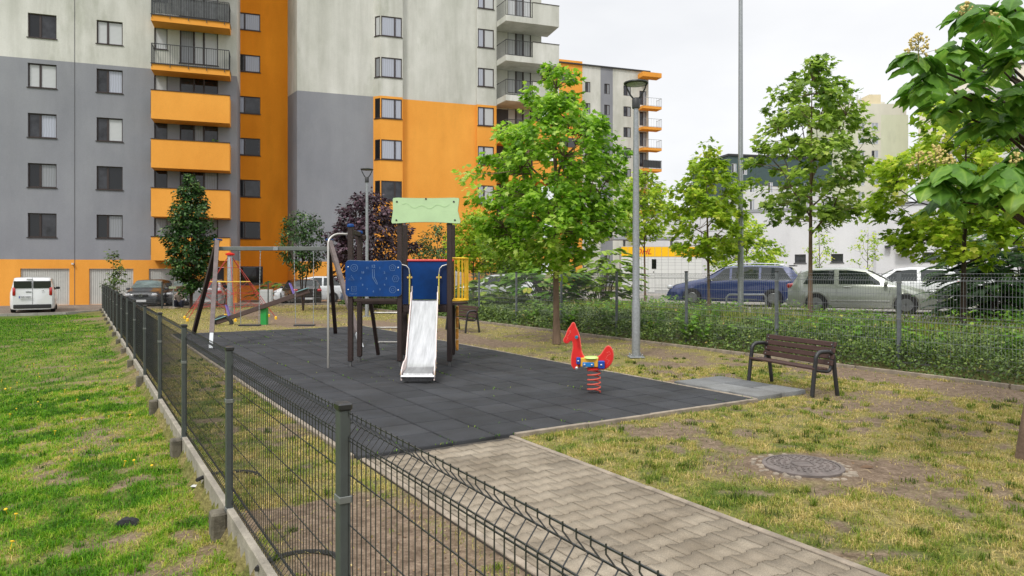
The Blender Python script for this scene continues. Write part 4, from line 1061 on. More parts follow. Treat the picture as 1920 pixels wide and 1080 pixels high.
# yellow balcony bulging on the right side
q = MB(); bal = [(xC, yF+.10), (xC+.16, yF+.14), (xC+.27, yF+.32), (xC+.30, yF+.5), (xC+.27, yF+.68), (xC+.16, yR-.14), (xC, yR-.10)]
for z in (1.18, 1.95): q.tube([(x, y, z) for x, y in bal], .018, 8)
q2 = MB()
for i in range(len(bal)-1):
    for t in (0, .5):
        x = bal[i][0]*(1-t)+bal[i+1][0]*t; y = bal[i][1]*(1-t)+bal[i+1][1]*t; q.tube([(x,y,1.18),(x,y,1.95)], .011, 6)
o = q.build('balcony_rail', yelp, tower, smooth=50)
q = MB(); q.slab([(xC-.04,yF+.06)]+bal[1:-1]+[(xC-.04,yR-.06)], 1.10, 1.135); q.build('balcony_floor', wood, tower)
q = MB()
for z in (.28,.5,.72,.94): q.cbox((xC+.06, .46, z), (.05,.13,.2), .01)
q.build('climbing_holds', mat('chipped_orange_paint', srgb(205,140,50), .6, var=.5, vscale=14), tower)
q = MB(); q.cbox((xC+.0, .5, .62), (.03,.16,1.0), .004); q.build('climbing_board', wood, tower)

# ------------------------------------------------------------------ swing
sw = thing('swing_set', 'two-seat swing with grey crossbar and blue capped slanting timber legs', 'swing', (-5.95, 17.3, 0))
lx, rx = -1.39, 1.40; zt = 2.50
leg_g = mat('grey_weathered_timber', srgb(104,92,90), .7, var=.25, vscale=6, bump=.4, bscale=40)
for x, far, near in ((lx, (-2.80, 1.75), (-.72, -1.95)), (rx, (1.05, 1.95), (2.58, -1.75))):
    a, b = (x-.05, .08, zt), (far[0], far[1], .03)
    q = MB(); q.tube([b, a], .068, 4); q.build('leg', wood, sw)
    n_ = (near[0], near[1], .02); q = MB(); q.tube([tuple(n_[i]+((x+.01, -.06, zt)[i]-n_[i])*.13 for i in range(3)), (x+.01, -.06, zt+.02)], .068, 4); o = q.build('leg', leg_g, sw)
    q = MB(); q.tube([n_, tuple(n_[i]+((x+.01, -.06, zt)[i]-n_[i])*.13 for i in range(3))], .055, 4); q.build('leg_foot', mat('pale_galvanised', (.50,.52,.54), .5, metal=.2), o)
    q = MB(); q.cbox((x, 0, zt+.03), (.15,.22,.05), .015); q.build('leg_cap', blue, o)
q = MB(); q.cbox(((lx+rx)/2, 0, 2.31), (rx-lx+.10,.08,.10), .01); q.build('crossbar', mat('grey_green_beam', srgb(104,108,104), .6, var=.15), sw)
q = MB()
for x in (-.35+.42,): q.cbox((x, -.055, 2.31), (.12,.02,.09), .004)
q.build('bracket', metal_g, sw)
chain_m = mat('chain_steel', (.42,.43,.45), .4, metal=.5)
for i, (xa, xb) in enumerate(((at(452,600,17.3)[0]+5.95, at(486,600,17.3)[0]+5.95), (at(555,600,17.3)[0]+5.95, at(588,600,17.3)[0]+5.95))):
    q = MB(); zs = .40; q.cbox(((xa+xb)/2, -.02, zs), (xb-xa+.06,.20,.035), .012); seat = q.build('swing_seat', mat('black_rubber', (.03,.03,.032), .7), sw)
    for x, xt in ((xa, xa+(-.03 if i == 0 else -.05)), (xb, xb+(.03 if i == 0 else .0))):
        n_ = 44; q = MB()
        for k in range(n_):
            t0, t1 = k/n_, (k+1.25)/n_; p0 = (x+(xt-x)*t0, -.02+.02*t0, zs+.02+(2.26-zs-.02)*t0); p1 = (x+(xt-x)*t1, -.02+.02*t1, zs+.02+(2.26-zs-.02)*t1)
            q.box(((p0[0]+p1[0])/2, (p0[1]+p1[1])/2, (p0[2]+p1[2])/2), (.018 if k % 2 else .006, .006 if k % 2 else .018, p1[2]-p0[2]))
        q.box((xt, 0, 2.255), (.03,.03,.05)); q.build('chain', chain_m, seat)

# ------------------------------------------------------------------ seesaw
ss = thing('seesaw', 'brown plank seesaw on a green post with purple handles', 'seesaw', (-8.18, 22.9, 0))
q = MB(); q.cbox((0,.0,.27), (.20,.20,.56), .01); q.build('support', mat('green_plastic', srgb(40,150,70), .4), ss)
q = MB(); q.cbox((0,0,.575), (.22,.22,.05), .015); q.build('support_cap', yelp, ss)
ang = math.atan2(1.02, 2.97); M = Matrix.Translation((0,-.14,.60)) @ Matrix.Rotation(-ang, 4, 'Y')
def xf(q, M): q.v = [tuple(M @ Vector(v)) for v in q.v]; return q
q = MB(); q.cbox((0,0,0), (3.2,.10,.15), .01); xf(q, M).build('plank', mat('brown_timber', srgb(78,62,58), .7, var=.2), ss)
for sx in (-1,1):
    q = MB(); q.cbox((sx*1.42,0,.09), (.38,.22,.03), .01); xf(q, M).build('seat', mat('pale_blue_seat', srgb(120,160,165), .5), ss)
    q = MB(); q.tube([(sx*1.12,.02,.06),(sx*1.10,.02,.42),(sx*1.10,-.10,.44),(sx*1.12,-.10,.06)], .02, 6); xf(q, M).build('handle', mat('purple_handle', srgb(130,110,190), .4), ss, smooth=50)
q = MB(); q.tube([(-1.30+.28*math.cos(R(a)), -.14, .02+.24*math.sin(R(a))) for a in range(0, 181, 15)], .07, 8)
xf(q, Matrix.Identity(4)).build('tyre_bumper', mat('tyre_rubber', (.03,.03,.03), .85), ss, smooth=50)

# ------------------------------------------------------------------ rope pyramid
rpz = thing('rope_pyramid', 'red rope climbing net hung from a steel mast behind the swing', 'climbing net', (-10.45, 25.7, 0))
q = MB(); q.lathe([(.10,0),(.10,2.35),(.06,2.42)], 12); q.build('mast', metal_g, rpz, smooth=30)
q = MB(); q.lathe([(.16,2.36),(.17,2.42),(.05,2.46)], 10); q.build('mast_head', redp, rpz)
rope = mat('red_rope', srgb(168,58,50), .8); rope2 = mat('yellow_rope', srgb(215,180,70), .8)
anch = [(1.75*math.cos(R(a)), 1.5*math.sin(R(a)), .05) for a in (-5, 55, 115, 175, 235, 295)]
q = MB()
for a in anch: q.tube([(0,0,2.40), (a[0]*.42, a[1]*.42, 1.42), a], .012, 5)
def lv(a, z): # point on anchor rope at height z
    if z > 1.42: t = (2.40-z)/.98; return (a[0]*.42*t, a[1]*.42*t, z)
    t = (1.42-z)/1.37; return (a[0]*(.42+.58*t), a[1]*(.42+.58*t), z)
for z in (1.9, .95, .5): q.tube([lv(a, z) for a in anch], .008, 5, closed=True)
for z0_, z1_ in ((1.42, .95), (.95,.25)):
    for i in range(6): q.tube([lv(anch[i], z0_), lv(anch[(i+1) % 6], z1_)], .007, 4); q.tube([lv(anch[(i+1) % 6], z0_), lv(anch[i], z1_)], .007, 4)
q.build('rope_net', rope, rpz)
q = MB(); q.tube([lv(a, 1.38) for a in anch], .018, 5, closed=True); q.build('rope_ring', rope2, rpz)
for a in anch: q = MB(); q.lathe([(.05,-.02),(.05,.08),(.02,.11)], 8, c=(a[0],a[1],0)); q.build('anchor', yelp, rpz)

# ------------------------------------------------------------------ spring horse
def hp(x, y): return ((x-470)/790, (950-y)/851)
sh = thing('spring_rider', 'red horse-shaped spring rider with blue and yellow seat blocks on a red coil', 'spring rider', (1.15, 9.73, .02), R(-10))
HP = [(135,330),(145,355),(172,362),(195,345),(210,325),(236,328),(245,380),(243,430),(230,490),(222,560),(224,620),(240,650),(262,673),(290,660),(320,622),(400,632),(470,640),(520,655),(545,668),(600,655),(645,615),(672,560),(681,500),(672,440),(650,400),(628,389),(606,402),(580,445),(550,495),(512,528),(440,548),(385,540),(350,515),(328,460),(318,380),(312,300),(290,220),(265,170),(257,130),(244,116),(228,128),(220,152),(192,188),(172,240),(160,282),(142,305)]
def smoothp(P, n=2):
    for _ in range(n):
        Q = []
        for i in range(len(P)):
            a, b = P[i], P[(i+1) % len(P)]; Q += [(a[0]*.75+b[0]*.25, a[1]*.75+b[1]*.25), (a[0]*.25+b[0]*.75, a[1]*.25+b[1]*.75)]
        P = Q
    return P
hpol = [hp(*p_) for p_ in smoothp(HP, 2)]
q = MB(); q.prism(hpol, -.019, .019); body = q.build('horse_body', redp, sh, fix=True)
q = MB(); n_ = len(hpol); q.tube([(x, -.0, z) for x, z in hpol[::2]], .0135, 6, closed=True)
q.v = [(x, y*.86, z) for x, y, z in q.v]; q.build('body_rim', mat('worn_pale_edge', srgb(222,92,82), .5, var=.2, vscale=12), body, smooth=60)
line = mat('pale_red_line', srgb(236,130,120), .5)
q = MB()
for pts in (((610,470),(640,450),(655,480),(620,500),(600,540),(640,560),(615,600)),((175,280),(200,250),(215,225)),((165,330),(185,300),(170,290))):
    q.tube([(hp(*a)[0], -.0225, hp(*a)[1]) for a in pts], .003, 4)
x, z = hp(205, 220); q.tube([(x+.012*math.cos(2*PI*i/10), -.0225, z+.012*math.sin(2*PI*i/10)) for i in range(10)], .003, 4, closed=True)
q.build('face_lines', line, body)
bb_ = mat('blue_block', srgb(20,70,160), .35); yb = mat('yellow_block', srgb(228,170,60), .4); gseat = mat('lime_seat', srgb(190,225,130), .4)
def hb(x0, y0, x1, y1): a, b = hp(x0, y0), hp(x1, y1); return ((a[0]+b[0])/2, (a[1]+b[1])/2, abs(b[0]-a[0]), abs(b[1]-a[1]))
for (x0,y0,x1,y1,yy,th,mm,nm) in ((280,525,325,605,-.06,.08,bb_,'side_block'),(520,560,590,650,-.06,.08,bb_,'side_block'),(325,530,520,635,-.05,.06,yb,'seat_block'),(350,578,475,632,-.095,.03,mat('light_blue_block', srgb(30,120,190), .35),'clamp_plate')):
    cx, cz, w, h = hb(x0,y0,x1,y1)
    q = MB(); q.cbox((cx, yy, cz), (w, th, h), .008); q.cbox((cx, -yy, cz), (w, th, h), .008); o = q.build(nm, mm, sh)
    if nm != 'seat_block':
        q = MB()
        for dx in ((0,) if nm == 'side_block' else (-.05,.05)):
            q.lathe([(.014,0),(.014,.01),(.007,.014)], 8, c=(cx+dx, -yy+th/2 if False else abs(yy)+th/2, cz), axis='y')
        q.v = [(a, -b, c) for a, b, c in q.v]; q.build('bolt', bolt_m, o)
q = MB(); a, b = hp(440, 535); q.lathe([(.10,0),(.108,.008),(.10,.02),(.02,.026)], 20, c=(a, 0, b-.004)); q.v = [(x, y*1.25, z) for x, y, z in q.v]; q.build('seat', gseat, sh, smooth=50)
a, b = hp(285, 280); q = MB(); q.tube([(a, -.13, b), (a, .16, b)], .017, 10); q.lathe([(.02,-.15),(.024,-.13),(.024,-.12)], 10, c=(a,0,b), axis='y'); q.lathe([(.02,.14),(.026,.16),(.026,.18)], 10, c=(a,0,b), axis='y'); q.build('handle', mat('teal_handle', srgb(20,120,150), .4), sh, smooth=40)
a, b = hp(290, 640); q = MB(); q.tube([(a, -.17, b), (a, .17, b)], .016, 10); q.build('foot_rest', yb, sh, smooth=40)
q = MB(); q.lathe([(.022,0),(.022,.03),(.01,.035)], 10, c=(a, .17, b), axis='y'); v1 = list(q.v); q.lathe([(.022,0),(.022,.03),(.01,.035)], 10, c=(a, .17, b), axis='y')
for i in range(len(v1), len(q.v)): q.v[i] = (q.v[i][0], -q.v[i][1], q.v[i][2])
q.build('foot_rest_cap', bolt_m, sh)
coil = [(.088*math.cos(t), .088*math.sin(t), .015+.33*t/(2*PI*5)) for t in np.linspace(0, 2*PI*5, 120)]
q = MB(); q.tube(coil, .0115, 8); q.build('spring', mat('salmon_red_paint', srgb(206,88,74), .5, var=.15, vscale=10), sh, smooth=60)
q = MB(); q.lathe([(.105,.335),(.105,.35),(.03,.352)], 16); q.build('spring_plate', redp, sh)

# ------------------------------------------------------------------ manhole cover and small litter on the ground
mh_z = float(height(MAN[0], MAN[1]))
mh = thing('manhole_cover', 'round rusty grey cast iron manhole cover in a ring of bare earth', 'manhole cover', (MAN[0], MAN[1], mh_z)); mh.scale = (.84,.84,1)
castm = mat('cast_iron', (.15,.125,.115), .7, var=.35, vscale=6, bump=.4, bscale=120)
q = MB(); q.lathe([(.40,-.08),(.40,.018),(.385,.024),(.36,.024),(.36,.014),(.0,.014)], 48); q.build('frame_ring', castm, mh, smooth=30)
q = MB(); q.lathe([(.352,.0),(.352,.02),(.335,.026),(.0,.026)], 40)
for rr in (.30,.24,.18): 
    for k in range(int(rr*110)):
        a = 2*PI*k/int(rr*110); q.box((rr*math.cos(a), rr*math.sin(a), .029), (.035,.012,.008), rz=a+(.6 if k % 2 else -.6))
for a in (0, PI/2, PI, 3*PI/2): q.box((.10*math.cos(a), .10*math.sin(a), .029), (.12,.014,.008), rz=a+PI/2)
q.tube([(.12*math.cos(2*PI*i/24), .12*math.sin(2*PI*i/24), .028) for i in range(24)], .006, 4, closed=True)
q.build('lid', castm, mh)
q = MB(); rr_ = random.Random(4)
for k in range(70):
    a = rr_.uniform(0, 2*PI); r = rr_.uniform(.40,.50); s_ = rr_.uniform(.02,.05)
    q.lathe([(s_*.6,-.03),(s_,-.01),(s_*.7,.012),(s_*.2,.018)], 6, c=(r*math.cos(a), r*math.sin(a), rr_.uniform(-.015,.0)))
q.build('broken_mortar_collar', conc, mh, kind='stuff')
def lump(name, label, cat, loc, pts, m, hgt=.03, seed=1):
    rr = random.Random(seed); q = MB(); n = len(pts)
    vs = [(x, y, 0) for x, y in pts]+[(x*.8, y*.8, hgt*rr.uniform(.5,1)) for x, y in pts]+[(x*.35, y*.35, hgt*rr.uniform(.6,1.3)) for x, y in pts]
    fs = [tuple(range(n-1,-1,-1)), tuple(range(2*n, 3*n))]+[(k*n+i, k*n+(i+1) % n, (k+1)*n+(i+1) % n, (k+1)*n+i) for k in range(2) for i in range(n)]
    q.add(vs, fs); o = q.build(name, m, smooth=60); o.location = loc; return tag(o, label, cat)
def on(X, Y, dz=0): return (X, Y, float(height(X, Y))+dz)
def gpos(px_, py_, z=0.0):
    Y = (CAMZ-z)*FPX/(py_-HORI); return ((px_-960)*Y/FPX, Y)
x, y = gpos(241, 1003, -.27); lump('rag', 'crumpled black rag lying on the worn grass slope', 'rag', on(x, y, .01), [(-.09,-.02),(-.04,-.045),(.03,-.03),(.08,-.045),(.09,.01),(.05,.05),(0,.035),(-.06,.045)], mat('black_cloth', (.018,.018,.02), .9, var=.5, vscale=40), .045)
x, y = gpos(369, 925, -.2); lump('paper_scrap', 'small white paper scrap in the grass by the fence footing', 'litter', on(x, y, .03), [(-.05,-.015),(.0,-.025),(.05,-.01),(.045,.015),(-.01,.012),(-.045,.02)], mat('white_paper', (.6,.6,.58), .8), .012, 2)
x, y = gpos(1625, 876, 0); lump('bark_piece', 'curled brown piece of bark on the bare earth right of the manhole', 'bark', on(x, y, .005), [(-.06,-.012),(.0,-.02),(.06,-.01),(.055,.012),(0,.02),(-.055,.012)], mat('bark_brown', (.16,.10,.06), .9), .022, 3)
tyre = mat('buried_rubber', (.022,.021,.02), .85)
for (px_, py_, lab) in ((436, 887, 'upper edge of a buried black rubber ring just inside the fence, farther one'), (573, 1048, 'upper edge of a buried black rubber ring just inside the fence, nearer one')):
    x, y = gpos(px_, py_+8); q = MB(); q.tube([(.25*math.cos(R(a)), .25*math.sin(R(a)), .012) for a in range(20, 190, 10)], .016, 6)
    o = q.build('rubber_ring', tyre, smooth=50); o.location = on(x, y-.1); tag(o, lab, 'rubber ring', 'buried rubber rings inside the near fence')

# ------------------------------------------------------------------ utility box, sign post, seated person
x, Y_ = at(500, 550, 37.6)[0], 37.6
t = thing('utility_box', 'white utility cabinet between the stair bay and the dark parked car', 'utility box', (x, Y_, -.1))
q = MB(); q.cbox((0,0,.47), (.62,.3,.86), .01); q.cbox((0,0,.02), (.66,.34,.06), .005); q.build('housing', mat('white_cabinet', (.66,.67,.66), .5), t)
q = MB(); q.box((0,-.152,.62), (.56,.006,.5)); q.box((0,-.152,.2), (.56,.006,.28)); q.build('door', mat('white_cabinet_door', (.60,.61,.60), .5), t)
x, Y_ = at(325, 575, 33.4)[0], 33.4
t = thing('sign_post', 'small pale sign on a thin post in a concrete base at the street edge', 'sign', (x, Y_, -.02))
q = MB(); q.lathe([(.028,0),(.028,1.25)], 8); q.build('pole', metal_g, t, smooth=30); q = MB(); q.cbox((0,0,.03), (.35,.3,.10), .02); q.build('base', conc, t)
q = MB(); q.cbox((-.02,-.035,1.02), (.36,.012,.10), .003); q.build('sign_plate', mat('faded_green_plate', srgb(150,160,130), .6), t)
def skin_body(name, verts, edges, radii, m, par, loc=(0,0,0), sub=2):
    me = bpy.data.meshes.new(name); me.from_pydata(verts, edges, []); me.materials.append(m)
    o = bpy.data.objects.new(name, me); C.objects.link(o); o.parent = par; o.location = loc
    md = o.modifiers.new('skin', 'SKIN'); lay = me.skin_vertices[0] if me.skin_vertices else None
    if lay is None:
        import bmesh
        bm = bmesh.new(); bm.from_mesh(me); bm.verts.layers.skin.verify(); bm.to_mesh(me); bm.free(); lay = me.skin_vertices[0]
    for i, r in enumerate(radii): lay.data[i].radius = (r if isinstance(r, tuple) else (r, r)); lay.data[i].use_root = (i == 0)
    md.use_smooth_shade = True
    s_ = o.modifiers.new('sub', 'SUBSURF'); s_.levels = sub; s_.render_levels = sub
    return o
x, Y_ = at(337, 575, 33.9)[0], 33.9
per = thing('person', 'person in a grey-beige top squatting with dark hair beside the thin sign post', 'person', (x, Y_, -.06), R(15))
skin_m = mat('skin', (.45,.27,.19), .6)
V = [(0,0,.30),(0,-.03,.45),(0,-.10,.62),(0,-.14,.70),(0,-.17,.78),  # pelvis..neck
     (-.17,-.13,.66),(-.24,-.22,.48),(-.12,-.36,.42),(.17,-.13,.66),(.24,-.22,.48),(.12,-.36,.42),
     (-.11,.0,.28),(-.17,-.36,.44),(-.13,-.16,.06),(-.14,-.32,.035),(.11,.0,.28),(.17,-.36,.44),(.13,-.16,.06),(.14,-.32,.035),(0,-.19,.86),(0,-.20,.93)]
Ed = [(0,1),(1,2),(2,3),(3,4),(3,5),(5,6),(6,7),(3,8),(8,9),(9,10),(0,11),(11,12),(12,13),(13,14),(0,15),(15,16),(16,17),(17,18),(4,19),(19,20)]
Rd = [.15,(.16,.13),(.18,.12),(.12,.10),.06,.07,.05,.03,.07,.05,.03,.10,.065,.05,.035,.10,.065,.05,.035,(.075,.09),(.07,.08)]
skin_body('body', V, Ed, Rd, skin_m, per)
skin_body('top', V[:11], [e for e in Ed if max(e) < 11], [(.18,.15),(.19,.16),(.20,.145),(.13,.12),.065,.085,.062,.04,.085,.062,.04], mat('grey_beige_fabric', srgb(150,138,132), .9, var=.15, vscale=8), per)
VV = [V[0], V[11], V[12], V[13], V[15], V[16], V[17]]
skin_body('trousers', VV, [(0,1),(1,2),(2,3),(0,4),(4,5),(5,6)], [.175,.12,.08,.06,.12,.08,.06], mat('dark_denim', srgb(48,52,70), .9), per)
q = MB(); q.lathe([(.02,-.06),(.085,-.03),(.105,.03),(.09,.09),(.04,.125),(.0,.13)], 14, c=(0,-.175,.90)); q.build('hair', mat('dark_hair', (.012,.01,.009), .7), per, smooth=60)

# ------------------------------------------------------------------ cars
tyre_m = mat('tyre', (.018,.018,.019), .85); rim_m = mat('alloy_rim', (.24,.245,.25), .35, metal=.8); hub_d = mat('dark_hub', (.03,.03,.032), .6)
trim = mat('black_trim', (.02,.02,.022), .55); red_l = mat('red_lamp', (.45,.01,.012), .15, coat=1.0); clear_l = mat('clear_lamp', (.55,.56,.58), .1, coat=1.0); plate_m = mat('number_plate', (.62,.63,.64), .5); eu = mat('plate_blue', (.01,.05,.35), .5)
chrome = mat('chrome', (.7,.7,.72), .15, metal=1.0)
carglass = mat('car_glass', (.02,.026,.026), .03, spec=.6); carglass_l = mat('pale_screen_glass', (.13,.17,.165), .05, spec=.6, coat=.5, var=.4, vscale=2)
def lerp_tab(tab, x):
    if x <= tab[0][0]: return tab[0][1]
    for a, b in zip(tab, tab[1:]):
        if x <= b[0]:
            t = (x-a[0])/(b[0]-a[0]); t = t*t*(3-2*t)*.35+t*.65; return a[1]+(b[1]-a[1])*t
    return tab[-1][1]
def car(name, label, cat, loc, rz, L, Wd, top, belt, wheels, paint, tumble=.30, wr=.31, win=(), screens=(), glz=(), end_r=.55, group=None, rear='', front='', extras=None, plate_txt=None):
    """x forward (nose at +L/2); top = roof line table, belt = belt line table"""
    t = thing(name, label, cat, loc, rz, group); hW = Wd/2; x0, x1 = -L/2, L/2
    def plan(x):
        d = min(x-x0, x1-x); k = max(0, 1-d/end_r); return 1-.14*k*k
    def ring(x):
        zt = lerp_tab(top, x); zb = min(lerp_tab(belt, x), zt-.015); w = hW*plan(x)
        rw = w*.95-(zt-zb)*tumble-.02; dr = min(.06, (zt-zb)*.35+.012)
        az = .17
        for xw in wheels:
            d = abs(x-xw); ra = wr+.055
            if d < ra: az = max(az, wr+math.sqrt(ra*ra-d*d)-.02)
        Z = lambda z: max(z, min(az, zb-.04))
        half = [(0,.17),(w*.86,.17),(w*.95,Z(.20)),(w*.985,Z(.30)),(w,Z(.50)),(w*.99,Z(zb-.14)),(w*.965,zb-.03),(w*.95,zb),(rw,zt-dr),(rw-.07,zt-dr*.35),(rw*.5,zt-.004),(0,zt)]
        return [(x, y, z) for y, z in half]
    st = sorted(set([round(x0+L*i/72, 4) for i in range(73)]+[round(xw+s*(wr+.055)*c, 4) for xw in wheels for s in (-1,1) for c in (1.0,.97,.9,.8,.65,.45,.2)]))
    st = [x for x in st if x0-1e-4 <= x <= x1+1e-4]; rr = [ring(x) for x in st]; n = 12; q = MB(); vs = []
    for r in rr: vs += r+[(x, -y, z) for x, y, z in r[::-1][1:-1]]
    m_ = 2*n-2
    fs = [(i*m_+j, i*m_+(j+1) % m_, (i+1)*m_+(j+1) % m_, (i+1)*m_+j) for i in range(len(st)-1) for j in range(m_)]
    fs += [tuple(range(m_-1,-1,-1)), tuple((len(st)-1)*m_+j for j in range(m_))]
    q.add(vs, fs); body = q.build('body', paint, t, smooth=38, fix=True)
    def P(x, a, side=1, off=.006):   # point on the section polyline, a is an index with fraction
        r = ring(x); i = min(int(a), n-2); f_ = a-i; p0, p1 = Vector(r[i]), Vector(r[i+1]); p = p0.lerp(p1, f_); d = p1-p0; nn = Vector((0, d.z, -d.y)); nn = nn.normalized() if nn.length > 1e-6 else Vector((0,0,1))
        p += nn*off; return (p.x, p.y*side, p.z)
    def patch(par, nm, m, xb, xt, ab, at_, side=1, nu=10, nv=4, off=.006):
        q = MB(); vs = []
        for i in range(nu+1):
            for j in range(nv+1):
                fj = j/nv; fi = i/nu; x = (xb[0]*(1-fj)+xt[0]*fj)*(1-fi)+(xb[1]*(1-fj)+xt[1]*fj)*fi; vs.append(P(x, ab+(at_-ab)*fj, side, off))
        q.add(vs, [(i*(nv+1)+j, i*(nv+1)+j+1, (i+1)*(nv+1)+j+1, (i+1)*(nv+1)+j) for i in range(nu) for j in range(nv)]); return q.build(nm, m, par, smooth=60)
    for xb0, xb1, xt0, xt1 in win:
        for s in (-1, 1):
            patch(t, 'side_window', carglass, (xb0,xb1), (xt0,xt1), 7.09, 7.93, s)
    def screen(nm, m, xa, xb_, w=.86, zo=.008):
        q = MB(); vs = []; nu = 12
        for i in range(nu+1):
            x = xa+(xb_-xa)*i/nu; r = ring(x); rw = r[8][1]*w; zt = r[11][2]
            for j in range(-4, 5):
                y = rw*j/4; f_ = abs(j)/4; z = zt-(zt-r[9][2])*f_*f_*.8+zo; vs.append((x, y, z))
        q.add(vs, [(i*9+j, i*9+j+1, (i+1)*9+j+1, (i+1)*9+j) for i in range(nu) for j in range(8)]); return q.build(nm, m, t, smooth=60)
    for nm, m, xa, xb_, w in screens: screen(nm, m, xa, xb_, w)
    for xw in wheels:
        for s in (-1, 1):
            yw = hW*plan(xw)-.11
            q = MB(); q.lathe([(wr*.62,-.10),(wr*.93,-.10),(wr,-.07),(wr,.07),(wr*.93,.10),(wr*.62,.10),(wr*.60,.06),(wr*.2,.05)], 24, c=(xw, s*yw, wr), axis='y')
            w_ = q.build('wheel', tyre_m, t, smooth=35)
            q = MB(); yo = s*(yw+.085*1)
            q.lathe([(wr*.60,-.02),(wr*.60,.0),(wr*.54,.012),(wr*.54,-.015)], 20, c=(xw, yo, wr), axis='y')
            for k in range(5):
                a = 2*PI*k/5+.3; q.box((xw+wr*.30*math.cos(a), yo, wr+wr*.30*math.sin(a)), (.07,.02,.05) if False else (wr*.5,.022,.055), M=Matrix.Rotation(-a, 4, 'Y'))
            q.lathe([(wr*.14,-.02),(wr*.14,.018),(.02,.02)], 10, c=(xw, yo, wr), axis='y'); q.build('rim', rim_m, w_, smooth=30)
    q = MB()
    for s in (-1, 1):
        xm = [w[1] for w in win][-1] if win else 0
        xm = max(w[1] for w in win)-.12 if win else 0; zb = lerp_tab(belt, xm); y = s*(hW*plan(xm)*.95+.09); q.cbox((xm, y, zb+.09), (.10,.19,.13), .03); q.box((xm, s*(hW*plan(xm)*.95), zb+.04), (.04,.1,.04))
    q.build('mirror', paint if paint.name != 'white_van_paint' else trim, t, smooth=50)
    # ends: lamps, bumper, plate
    for end, spec in ((-1, rear), (1, front)):
        xe = x0 if end < 0 else x1; we = hW*plan(xe)
        q = MB(); q.cbox((xe+end*.0, 0, .33), (.10, we*1.93, .20), .03); q.build('bumper', trim if 'd' in spec else paint, t, smooth=40)
        zl = .74
        for s in (-1, 1):
            q = MB()
            if 'v' in spec: q.cbox((xe-end*.02, s*we*.93, 1.08), (.10,.13,.42), .03)
            elif 'r' in spec: q.cbox((xe-end*.06, s*we*.86, .84), (.20, we*.32, .15), .04)
            elif 'R' in spec: q.lathe([(.105,-.03),(.11,.0),(.095,.03),(.03,.045)], 16, c=(xe, s*we*.80, .70), axis='x'); 
            else: q.cbox((xe-end*.07, s*we*.82, .68), (.20, we*.34, .15), .045)
            q.build('tail_light' if end < 0 else 'headlight', red_l if end < 0 else clear_l, t, smooth=50)
        zp = .55 if 'h' in spec else (.80 if 'v' in spec else .38); yp = .35*0
        q = MB(); q.cbox((xe+end*.062, 0 if 'v' not in spec else .3, zp), (.012,.52,.115), .002); pl = q.build('number_plate', plate_m, t)
        q = MB(); q.box((xe+end*.07, (0 if 'v' not in spec else .3)-end*.235, zp), (.004,.04,.11)); q.build('plate_strip', eu, pl)
        if plate_txt and end == plate_txt[0]:
            text(plate_txt[1], pl, (xe+end*.071, (0 if 'v' not in spec else .3)-.02*end*-1, zp), .115, trim, rot=(PI/2, 0, PI/2 if end > 0 else -PI/2), extrude=.001, name='plate_characters')
        if 'g' in spec: q = MB(); q.cbox((xe+.01, 0, .66), (.05, we*.9, .10), .015); q.build('grille', trim, t)
        if 'b' in spec:
            zb = .66 if end > 0 else .86; q = MB(); q.tube([(xe+end*.045, .075*math.cos(2*PI*i/20), zb+.075*math.sin(2*PI*i/20)) for i in range(20)], .009, 6, closed=True)
            q.tube([(xe+end*.045,-.035,zb+.062),(xe+end*.045,0,zb+.005),(xe+end*.045,.035,zb+.062)], .007, 4); q.tube([(xe+end*.045,-.06,zb+.035),(xe+end*.045,-.028,zb-.06),(xe+end*.045,0,zb-.005),(xe+end*.045,.028,zb-.06),(xe+end*.045,.06,zb+.035)], .007, 4)
            q.build('emblem', chrome, t)
    if extras: extras(t, P, ring, patch)
    return t
def paint(nm, c, metal=.0, rough=.28): return mat(nm, c, rough, metal=metal, coat=1.0, spec=.5)
p_van, p_blk, p_blue, p_sil, p_wh, p_brn, p_gry = paint('white_van_paint', (.72,.73,.74)), paint('black_car_paint', (.012,.014,.018)), paint('blue_car_paint', (.008,.022,.105), .1), paint('pale_green_silver_paint', (.36,.38,.34), .35), paint('white_car_paint', (.66,.68,.69)), paint('dark_brown_car_paint', (.022,.016,.014)), paint('silver_grey_car_paint', (.34,.34,.34), .4)
# white panel van seen from behind
def van_extras(t, P, ring, patch):
    for s in (-1, 1):
        q = MB(); q.cbox((-2.31, s*.40, 1.42), (.03,.74,.36), .03) ; q.build('rear_window', carglass, t)
    q = MB(); q.box((-2.305, 0, 1.05), (.02,.012,1.45)); q.cbox((-2.315, .16, 1.06), (.03,.24,.03), .01); q.cbox((-2.30, .12, 1.70), (.05,.26,.03), .01); q.build('door_trim', trim, t)
    q = MB(); q.tube([(-2.325, -.42+.05*math.cos(a), 1.10+.06*math.sin(a)) for a in (0.3,1.2,2.2,3.3,4.4,5.2)], .010, 5); q.build('emblem', chrome, t)
VS = .90; xr_, yr_ = at(61, 592, 31.3)[0], 31.3
car('parked_van', 'white panel van with dark rear windows parked in front of the garages', 'van', (xr_+D[0]*2.3*VS, yr_+D[1]*2.3*VS, -.10), TH, 4.6, 1.90,
    [(-2.3,1.60),(-2.22,1.74),(-2.0,1.79),(.9,1.80),(1.25,1.70),(1.75,1.22),(1.9,1.10),(2.2,.92),(2.3,.72)], [(-2.3,1.15),(1.2,1.10),(2.3,.70)], (-1.45, 1.45), p_van, tumble=.16, wr=.33,
    win=((.05,1.05,.05,.80),(-1.9,-.3,-1.9,-.3)), screens=(('windscreen', carglass, 1.27, 1.74, .9),), rear='vd', front='dg', extras=van_extras, end_r=.3, plate_txt=(-1, 'WE 54JC')).scale = (VS, VS, VS)
